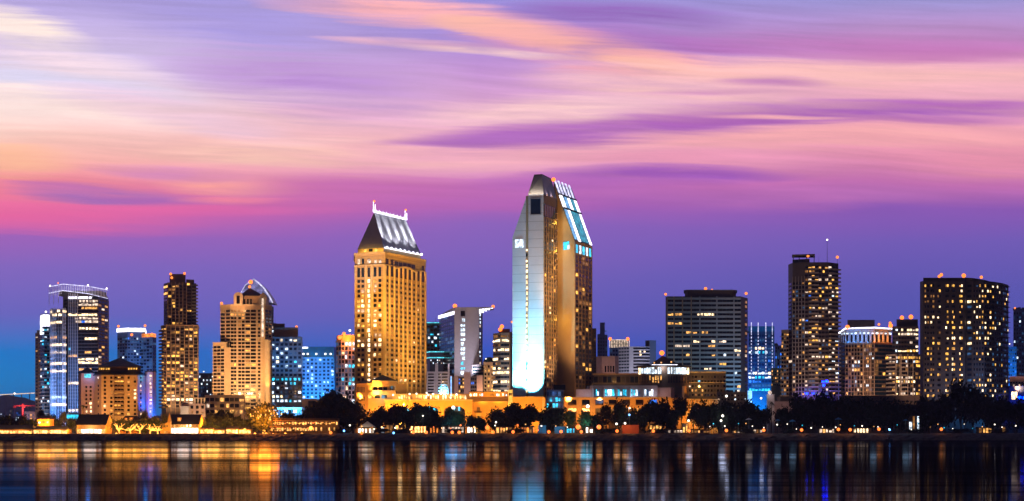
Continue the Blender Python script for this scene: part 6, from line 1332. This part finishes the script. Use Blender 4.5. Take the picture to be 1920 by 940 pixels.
TREES = [
 (12, 782, 40, 'wide low dark tree at the left edge behind the far left pavilion', 'round', 935), (40, 783, 34, 'dark round tree right of the left edge tree, behind the far left pavilion', 'round', 935), (77, 769, 15, 'slim dark tree beside the pale crowned glass tower base', 'round', 960),
 (98, 777, 28, 'dark tree behind the balcony house above the yellow shop row', 'leafy', 945), (120, 772, 16, 'upright dark tree left of the cyan lit pavilion', 'leafy', 940), (112, 786, 26, 'amber lit leafy tree over the yellow shop row', 'leafy', 915), (134, 787, 24, 'amber lit leafy tree left of the black roofed store', 'leafy', 915),
 (205, 780, 22, 'dark tree touching the right gable of the black roofed store', 'leafy', 925), (272, 775, 20, 'dark narrow tree below the blue lit hotel flank', 'leafy', 945), (290, 782, 26, 'dark tree left of the steep cottage spire', 'leafy', 930),
 (308, 778, 18, 'dark shrubby tree behind the orange gabled side wing', 'leafy', 938), (395, 778, 24, 'dark tree right of the steep roofed cottage', 'round', 925), (410, 774, 30, 'dark bushy tree left of centre before the salmon tower', 'round', 930), (428, 775, 26, 'dark bushy tree right beside its twin before the salmon tower', 'round', 925), (447, 781, 24, 'low dark tree left of the lantern tree', 'round', 922),
 (400, 789, 40, 'amber lit leafy tree over the kiosks by the cottage', 'leafy', 912), (452, 790, 34, 'amber lit leafy tree over the kiosk by the lantern tree', 'leafy', 912),
 (541, 774, 26, 'dark tree below the cyan canopy of the blue office', 'round', 930), (562, 778, 24, 'dark tree behind the deck restaurant', 'round', 928), (583, 769, 34, 'dark tree rising behind the right half of the deck restaurant', 'round', 930),
 (630, 741, 78, 'big dark spreading tree covering the foot of the grey gridded tower', 'round', 925), (662, 758, 52, 'dark tree leaning against the big spreading tree, on its right', 'round', 920), (604, 760, 40, 'dark tree on the left flank of the big spreading tree', 'round', 922),
 (693, 772, 34, 'dark tree over the white peaked tent', 'loose', 912), (713, 768, 34, 'dark tree left of the terrace arches', 'round', 912), (742, 763, 46, 'dark round tree before the first terrace arch', 'round', 912), (768, 770, 30, 'dark tree before the pier between first and second arch', 'loose', 914), (793, 763, 44, 'dark tree before the second terrace arch', 'round', 912), (818, 769, 30, 'dark loose tree left of the lit arcade pier', 'loose', 914),
 (846, 769, 30, 'pale blue lit tree under the third terrace arch', 'leafy', 916), (862, 774, 22, 'smaller pale blue lit tree right of its taller lit neighbour', 'leafy', 916), (832, 782, 30, 'dark tree below the pale blue lit trees', 'round', 908), (882, 779, 30, 'dark tree before the small grille of the orange wall', 'loose', 912), (899, 785, 30, 'low dark tree at the left end of the widest dark tree', 'round', 910),
 (930, 768, 42, 'dark tree forming the left shoulder of the widest canopy', 'round', 912), (962, 763, 52, 'widest dark tree canopy under the white floodlit slab', 'round', 910), (990, 765, 46, 'dark tree at the right shoulder of the widest canopy', 'round', 912), (1034, 767, 44, 'dark tree before the blue glass link', 'round', 912),
 (1066, 771, 28, 'amber lit sparse tree left of the teal lit tree', 'leafy', 914), (1099, 771, 30, 'teal lit tree before the colonnade podium', 'leafy', 908), (1118, 778, 30, 'dark tree pressed against the right side of the teal lit tree', 'loose', 910), (1136, 760, 30, 'thin dark tree before the third colonnade opening', 'loose', 914), (1160, 754, 40, 'tall loose dark tree before the middle of the colonnade', 'loose', 912), (1185, 768, 32, 'dark tree directly above the orange container', 'loose', 914),
 (1208, 764, 38, 'dark tree before the sixth colonnade opening', 'round', 912), (1236, 754, 42, 'dark dense tree before the blue lit colonnade opening', 'round', 914), (1262, 768, 30, 'dark low tree below the plain end wall', 'round', 910), (1277, 748, 28, 'tall dark tree before the end wall fin', 'round', 916), (1300, 756, 28, 'dark tree before the first curved fins', 'loose', 914), (1326, 757, 40, 'dark tree before the last curved fins', 'round', 912),
 (1348, 768, 34, 'dark tree right of the curved fins', 'round', 910), (1373, 760, 42, 'dark tree below the broad banded hotel right corner', 'round', 914), (1400, 757, 40, 'dark tree over the cream parasol', 'round', 916), (1426, 766, 34, 'dark tree left of the small pale tower', 'round', 912), (1470, 766, 38, 'dark tree hiding the foot of the small pale building', 'round', 912),
 (1506, 748, 46, 'dark tree right of the small pale building under the balcony tower', 'round', 918), (1537, 743, 50, 'dark tree centred under the dark balcony tower', 'round', 920), (1566, 747, 42, 'dark tree at the right foot of the dark balcony tower', 'round', 918), (1594, 750, 46, 'dark tree over the pale lit shed right of the teal parasol', 'round', 916), (1625, 752, 46, 'dark tree below the brown piers of the blue crowned tower', 'round', 918),
 (1655, 754, 44, 'dark tree below the teal glass of the blue crowned tower', 'round', 916), (1684, 757, 42, 'dark tree below the stepped apartment tower', 'round', 914), (1712, 760, 34, 'dark tree just behind the blue white kiosk', 'round', 922), (1742, 752, 48, 'dark tree at the left foot of the huge dark tower', 'round', 918), (1772, 745, 44, 'dark tree left of the tallest right hand trees', 'round', 920),
 (1802, 716, 54, 'tallest dark tree before the huge dark tower', 'loose', 925), (1824, 728, 46, 'tall dark tree on the right of the tallest tree', 'round', 922), (1850, 746, 42, 'dark tree under the curved flank of the huge dark tower', 'round', 918), (1876, 752, 40, 'dark tree left of the peach lit hall', 'round', 916), (1904, 754, 44, 'dark tree before the peach lit hall at the right edge', 'round', 914)]
TREES += [(60 + 0, 788, 30, 'amber lit leafy tree at the left end of the yellow shop row', 'leafy', 916), (165, 776, 24, 'amber lit leafy tree showing behind the ridge of the black roofed store', 'leafy', 940), (238, 788, 34, 'amber lit leafy tree behind the left bulb wound trees', 'leafy', 922), (272, 787, 36, 'amber lit leafy tree behind the right bulb wound trees', 'leafy', 922), (375, 784, 26, 'amber lit leafy tree right of the steep cottage roof', 'leafy', 924), (425, 787, 34, 'amber lit leafy tree below the twin bushy trees', 'leafy', 914), (520, 783, 36, 'amber lit leafy tree right of the lantern tree', 'leafy', 920), (470, 786, 30, 'amber lit leafy tree left of the lantern tree crown', 'leafy', 916)]
for i, t in enumerate(TREES): tree(*t[:5], t[5], i)
rnd = random.Random(77)
SHR = [('low dark shrub on the bank below the big spreading tree', 640), ('low dark shrub on the bank below the white booth', 716), ('low dark shrub on the bank below the first arch', 757), ('low dark shrub below the long white windowed shop', 852), ('low dark shrub below the widest canopy', 968), ('low dark shrub left of the orange container', 1142), ('low dark shrub below the pagoda stall', 1232), ('low dark shrub below the cream parasol', 1396), ('low dark shrub below the wider blue parasol', 1482), ('low dark shrub below the teal parasol', 1580), ('low dark shrub below the blue white kiosk', 1712), ('low dark shrub under the tallest right hand tree', 1800), ('low dark shrub near the right edge', 1872)]
for i, (lb, px) in enumerate(SHR): tree(px, 804, 46, lb, 'shrub', 896, i, 'shrubs on the bank', name='shrub')
for px, c, w in ((846, (.15, .6, 1), 4000), (864, (.15, .6, 1), 2000), (1099, (.1, .8, .9), 2500), (1066, (1, .55, .1), 2000), (112, (1, .45, .05), 5000), (134, (1, .45, .05), 5000), (400, (1, .42, .05), 6000), (452, (1, .42, .05), 6000), (372, (1, .45, .08), 3500), (85, (1, .45, .06), 2500), (210, (1, .45, .06), 3500)):
    lamp('POINT', (X(px, 904), 904, G + 2.5 if px not in (846, 864, 1099) else G + 5), w, c, .3)
# lantern tree and the trees whose trunks are wound with bulbs
def lantern_tree():
    o = tree(497, 757, 62, 'wide orange lit tree hung with many small lanterns, its trunk wound in bulbs', 'leafy', 908, 1, 'trees with light strings'); rnd = random.Random(12)
    g = Thing.__new__(Thing); g.o = o; g.org = Vector((X(497, 908), 908, G))
    m = MB().tube((X(494.5, 907.5), 907.4, G), (X(495.5, 907.5), 907.4, Z(800, 907)), .8, .6, 'fairy', 8)
    for tx, ty in ((488, 793), (503, 791), (496, 789)): m.tube((X(495.5, 907.4), 907.4, Z(801, 907)), (X(tx, 907), 907, Z(ty, 907)), .5, .28, 'fairy', 6)
    g.part('light_string', m)
    for k in range(34):
        a = rnd.uniform(0, 6.28); q = rnd.uniform(.2, 1.0); x = 497 + 31 * q * math.cos(a); z = 776 + 13 * rnd.uniform(-1, 1); Y = 905 - 5 * rnd.random() * (1 - abs(q) * .6)
        g.part('lantern', MB().ball((X(x, Y), Y, Z(z, Y)), .26, rnd.choice(['fairy', 'shop', 'shopdim']), 6, 4, 2.0))
    for px, z in ((480, 12), (497, 9), (514, 12), (497, 16)): lamp('POINT', (X(px, 901), 899, z), 13000, (1, .24, .015), .4)
lantern_tree()
def bulb_tree(px, label, seed, h=17):
    Y = 905; o = tree(px, 788, 30, label, 'leafy', Y + 4, seed, 'trees with light strings'); r = random.Random(seed); g = Thing.__new__(Thing); g.o = o; g.org = Vector((X(px, Y + 4), Y + 4, G)); m = MB()
    b = Vector((X(px, Y), Y, G)); k0 = b + Vector((r.uniform(-.5, .5), 0, 1.6)); m.tube(b, k0, .42, .36, 'fairy', 6)
    for k in range(7):
        e = k0 + Vector((r.uniform(-4.2, 4.2), r.uniform(-1.2, 1.2), r.uniform(.2, 4.2))); md = (k0 + e) / 2 + Vector((r.uniform(-.8, .8), 0, r.uniform(-.6, .9)))
        m.tube(k0, md, .24, .18, 'fairy', 5); m.tube(md, e, .18, .08, 'fairy', 5); m.tube(md, md + Vector((r.uniform(-1.6, 1.6), .3, r.uniform(.4, 1.8))), .13, .05, 'fairy', 4)
    g.part('light_string', m); lamp('POINT', (b.x, Y - 2, G + 3), 3000, (1, .42, .05), .4)
for i, (px, lb) in enumerate(((224, 'tree with bulb wound branches just right of the white lit store'), (245, 'bulb wound tree below the two gable windows of the low house'), (262, 'bulb wound tree in the middle of the row below the tan hotel'), (281, 'bulb wound tree below the blue lit hotel flank'), (296, 'bulb wound tree touching the orange gabled side wing'))): bulb_tree(px, lb, 3 + i)

for k in range(34):
    px = 2 + 18.2 * k; q = random.Random(k)
    lamp('POINT', (X(px, 896), 895.5 + q.uniform(-1, 1), G + q.uniform(2.6, 4.2)), q.uniform(250, 600), (1, .34, .035), 2.2)  # bodiless point lights added for orange glow on promenade and shop walls
for k in range(22):
    px = 62 + 20 * k; lamp('POINT', (X(px, 920), 920, G + 5.5), 10000, (1, .32, .03), 3.6)  # unseen lights added behind the shops to turn the trees orange
def railing(px0, px1, label):
    Y = SH + 6.9; T = Thing('railing', label, 'railing', (X((px0 + px1) / 2, Y), Y, G), 'railings along the promenade'); m = MB(); a, b = X(px0, Y), X(px1, Y)
    for h in (.55, 1.05): m.box(a, b, Y - .03, Y + .03, G + h, G + h + .06, 'steel')
    T.part('rail', m); m = MB(); n = int((b - a) / 2.2)
    for k in range(n + 1): m.box(a + (b - a) * k / n - .04, a + (b - a) * k / n + .04, Y + .04, Y + .1, G, G + 1.08, 'steel')
    T.part('posts', m)
railing(-30, 300, 'steel railing on the bank before the far left shops'); railing(310, 640, 'steel railing on the bank from the steep cottage to the deck restaurant'); railing(690, 1150, 'steel railing on the bank below the terrace arches and white slab'); railing(1205, 1940, 'steel railing on the dark bank right of the orange container')
# ================================================================== lamps, boats, far things
def street_lamp(px, py, label, m='lampglobe', r=.75, Y=889, group='lamps along the shore'):
    x = X(px, Y); z = Z(py, Y); g = G if Y > 888 else 3.0
    T = Thing('street_lamp', label, 'street lamp', (x, Y, g), group); T.part('pole', MB().tube((x, Y, g - .3), (x, Y, max(z - r * .7, g + .3)), .09, .06, 'steel', 6)); T.part('globe', MB().ball((x, Y, z), r, m, 10, 7))
    return x, z
SL = [(620, 811.5, 'orange shore lamp below the right end of the deck restaurant'), (678, 812, 'orange shore lamp below the white peaked tent'), (775, 810.5, 'orange shore lamp below the second terrace arch'), (799, 811, 'orange shore lamp left of the long white windowed shop'), (848, 811, 'orange shore lamp below the pale blue lit tree'), (861, 811, 'orange shore lamp left of the white glowing doors'),
      (924, 810.5, 'orange shore lamp below the amber shelter left end'), (962, 810, 'orange shore lamp under the middle of the widest canopy'), (1029, 810, 'orange shore lamp right of the tall blue container'), (1052, 809.5, 'orange shore lamp before the low wide blue container'), (1090, 810, 'orange shore lamp below the teal lit tree'), (1157, 808.5, 'orange shore lamp left of the orange container'), (1225, 808.5, 'orange shore lamp below the pagoda stall'),
      (1292, 808, 'orange shore lamp below the plain end wall'), (1362, 807.5, 'orange shore lamp below the broad banded hotel right part'), (1432, 807, 'orange shore lamp left of the small pale tower'), (1503, 806.5, 'orange shore lamp right of the wider blue parasol'), (1572, 805.5, 'orange shore lamp below the teal parasol'), (1594, 806, 'orange shore lamp just right of the teal parasol'), (1648, 805, 'orange shore lamp below the blue crowned tower teal glass'), (1765, 805, 'lone orange shore lamp below the huge dark tower')]
for px, py, lb in SL:
    x, z = street_lamp(px, py, lb, r=.85)  # globe oversized: the lamp's bloom is put into its size
    lamp('POINT', (x, 887.2, z + .2), 260, (1, .38, .08), .4)
for px, py, lb in ((1668, 806, 'blue shore lamp between two orange shore lamps'), (645, 808, 'small blue shore lamp left of the white peaked tent'), (738, 812, 'small blue shore lamp below the first terrace arch')): street_lamp(px, py, lb, 'lampblue', .5)
PL = [(478, 814, 'amber promenade lamp under the left edge of the lantern tree'), (499, 814, 'amber promenade lamp beneath the lantern tree trunk'), (512, 815, 'amber promenade lamp right of the lantern tree trunk'), (535, 814, 'amber promenade lamp before the left of the deck restaurant'), (566, 814, 'amber promenade lamp before the middle of the deck restaurant'), (459, 806, 'amber promenade lamp at the kiosk by the lantern tree'), (583, 803, 'largest amber lamp at the deck restaurant right part'), (388, 807, 'amber promenade lamp right of the steep roofed cottage'), (55, 813, 'bright amber lamp between the far left pavilion and the yellow shops'), (218, 814, 'amber promenade lamp beside the white lit store')]
for i, (px, py, lb) in enumerate(PL): x, z = street_lamp(px, py, lb, 'fairy', .7 if px not in (583, 55) else 1.1, 894, 'lamps along the promenade'); lamp('POINT', (x, 892.5, z + .3), 500, (1, .48, .10), .4)
IN = [(850, 764.5, 'white street lamp under the third terrace arch', 935, 1.0), (793, 780, 'white street lamp among trees before the second arch', 905, .4), (1102, 762, 'bright white lamp before the second colonnade opening', 938, 1.0), (1180, 778, 'blue white lamp among trees above the orange container', 905, .6), (1180, 766, 'warm lamp at the fifth colonnade opening', 935, .7), (1084, 801, 'large amber lamp left of the white screen wall', 896, 1.3), (1123, 801, 'large amber lamp with halo under the dark trees right of the teal lit tree', 896, 1.2), (914, 802, 'large amber lamp at the left end of the widest canopy', 896, 1.2), (1362, 743, 'white lamp above the trees right of the curved fins', 960, .7), (1355, 780, 'bluish white lamp among trees right of the curved fins', 905, .7), (1352, 789, 'lower bluish white lamp right of the curved fins', 903, .6), (1291, 789, 'bluish white lamp below the plain end wall', 903, .6), (1427, 747, 'white lamp left of the small pale tower', 960, .6), (1156, 795, 'warm lamp over the orange container left corner', 900, .6), (1172, 794, 'warm lamp over the orange container', 900, .6), (930, 792, 'warm lamp between shelter and dark canopy', 899, .5), (690, 770, 'small red lamp above the white peaked tent', 930, .4)]
for px, py, lb, Y, r in IN:
    x, z = street_lamp(px, py, lb, 'lampglobe' if 'amber' in lb or 'red' in lb else ('lampwhite' if 'blue' not in lb else 'neon_blue'), r, Y, 'lamps among the trees')
    lamp('POINT', (x, Y - 1.5 - r, z), 700, (1, .45, .1) if 'amber' in lb or 'warm' in lb else (.8, .9, 1), .3)
q = random.Random(21)
for k in range(34):
    px = 1300 + 610 * (k + q.uniform(.1, .9)) / 34; Y = q.uniform(893, 899)
    m, lb = q.choice((('lampwhite', 'tiny white lamp glinting beneath the dark trees right of the curved fins'), ('lampwhite', 'tiny white lamp glinting beneath the dark trees right of the curved fins'), ('shopdim', 'tiny amber lamp glinting beneath the dark trees right of the curved fins'), ('t', 'tiny teal lamp glinting beneath the dark trees right of the curved fins')))
    street_lamp(px, q.uniform(794, 806), lb, m, q.uniform(.18, .38), Y, 'glinting lamps under the right hand trees')
for k in range(22):
    px = 648 + 420 * (k + q.uniform(.1, .9)) / 22; Y = q.uniform(893, 899)
    m, lb = q.choice((('shop', 'small warm lamp glowing beneath the dark trees before the terrace and slab'), ('lampglobe', 'small orange lamp glowing beneath the dark trees before the terrace and slab'), ('lampwhite', 'small white lamp glowing beneath the dark trees before the terrace and slab')))
    street_lamp(px, q.uniform(795, 807), lb, m, q.uniform(.2, .5), Y, 'glowing lamps under the terrace trees')
def boat(px, w, label, Y=868, mast=0):
    x = X(px, Y); L = w * Y / FPX; T = Thing('boat', label, 'boat', (x, Y, 0)); n = 8; b, t = [], []
    for k in range(n * 2):
        a = 2 * math.pi * k / (n * 2); cx, sy = math.cos(a), math.sin(a); b.append((x + cx * L * .40, Y + sy * .8, -.2)); t.append((x + cx * L * .5, Y + sy * 1.2, .75 + .25 * cx * cx))
    T.part('hull', MB().hexa(b, t, 'hull')); T.part('cabin', MB().box(x - L * .15, x + L * .12, Y - .7, Y + .7, .8, 1.7, 'hull'))
    if mast: T.part('mast', MB().tube((x, Y, .8), (x, Y, mast), .06, .04, 'steel', 5))
    return T
boat(1418, 26, 'small dark moored boat left of a shore lamp reflection, off the small pale tower', 866); boat(1667, 15, 'small dark moored boat under the blue shore lamp', 866, 3.2); boat(1668 - 640, 10, 'tiny dark dinghy off the tall blue container', 862)
def crane():
    Y = 2600; T = Thing('crane', 'far red tower crane on the hazy shore left of the towers', 'crane', (X(43, Y), Y, G)); x = X(43, Y); z = Z(762, Y)
    T.part('mast', MB().box(x - 1.2, x + 1.2, Y - 1.2, Y + 1.2, G, z + 4, 'redsteel')); T.part('jib', MB().box(x - 14, x + 42, Y - .8, Y + .8, z, z + 1.6, 'redsteel')); T.part('counterweight', MB().box(x - 15, x - 11, Y - 1.3, Y + 1.3, z - 2.4, z - .01, 'redsteel')); T.part('cab', MB().box(x + 1.3, x + 3.6, Y - 1, Y + 1, z - 2.6, z - .02, 'redsteel'))
    lamp('POINT', (x, Y - 12, z - 6), 30000, (1, .2, .25), 1)
crane()
def bridge():
    Y = 4300; T = Thing('bridge', 'thin pale lit far bridge deck rising to the right behind the hills', 'bridge', (X(20, Y), Y, G)); m = MB()
    m.tube((X(-60, Y), Y, Z(743.5, Y)), (X(70, Y), Y, Z(737, Y)), 1.1, 1.1, 'u', 6); T.part('deck', m)  # deck tube glows to stand for a light trail along it
    for px in range(-50, 70, 15): T.part('pillar', MB().box(X(px, Y) - 1, X(px, Y) + 1, Y + 1.3, Y + 3.3, G, Z(742.5 - 6.5 * (px + 60) / 130, Y), 'concretedark'))
    T.part('lamp', MB().ball((X(28, Y), Y - 2, Z(738, Y)), 2.4, 'lampwhite', 8, 5))
bridge()
FH = [(4, 774, 10, 'c', 'far low house at the left edge with white specks of light'), (22, 768, 9, 'u', 'far pinkish lit house under the bridge lamp'), (34, 772, 8, 'b', 'far blue lit house left of the crane'), (33, 781, 7, 'c', 'far white lit house below the crane counterweight'), (52, 773, 12, 'g', 'far blue house right of the crane mast')]
for px, py, w, m, lb in FH:
    T = block('house', lb, 'house', [(px - w / 2, 2500), (px + w / 2, 2500)], 20, py, 'hazeblue', group='far houses on the shore')
    T.grid(*T.faces[0], Z(py + 12, 2500), Z(py + 1, 2500), 5, 3, .5, .5, [(m, 2), ('g', 2), ('e', 3)]); T.finish()
T = block('house', 'pale two storey house at the foot of the slim brown slab, right of the crane', 'house', [(46, 1180), (70, 1180)], 16, 772, 'pinkwall'); T.grid(*T.faces[0], Z(797, 1180), T.z(775), 5, 3, .5, .5, [('d', 3), ('g', 2), ('w', 1), ('u', 1)]); T.finish(); lamp('SPOT', (X(45, 1150), 1150, 7), 16000, (1, .6, .6), .6, (X(55, 1180), 1180, 12), 100)

# ================================================================== evening haze over the bay and the city
hz = bpy.data.materials.new('haze'); hz.use_nodes = True; nt = hz.node_tree; nt.nodes.clear(); N = Net(nt)
pv = N.n('ShaderNodeVolumePrincipled'); pv.inputs['Color'].default_value = (.80, .80, .92, 1); pv.inputs['Density'].default_value = 6.0e-5; pv.inputs['Anisotropy'].default_value = .2
ou = N.n('ShaderNodeOutputMaterial'); nt.links.new(pv.outputs[0], ou.inputs['Volume']); MATS['haze'] = hz
o = bpy.data.objects.new('haze', MB().box(-14500, 14500, -120, 7100, -2, 175, 'haze').mesh('haze')); COL.objects.link(o); o['kind'] = 'stuff'
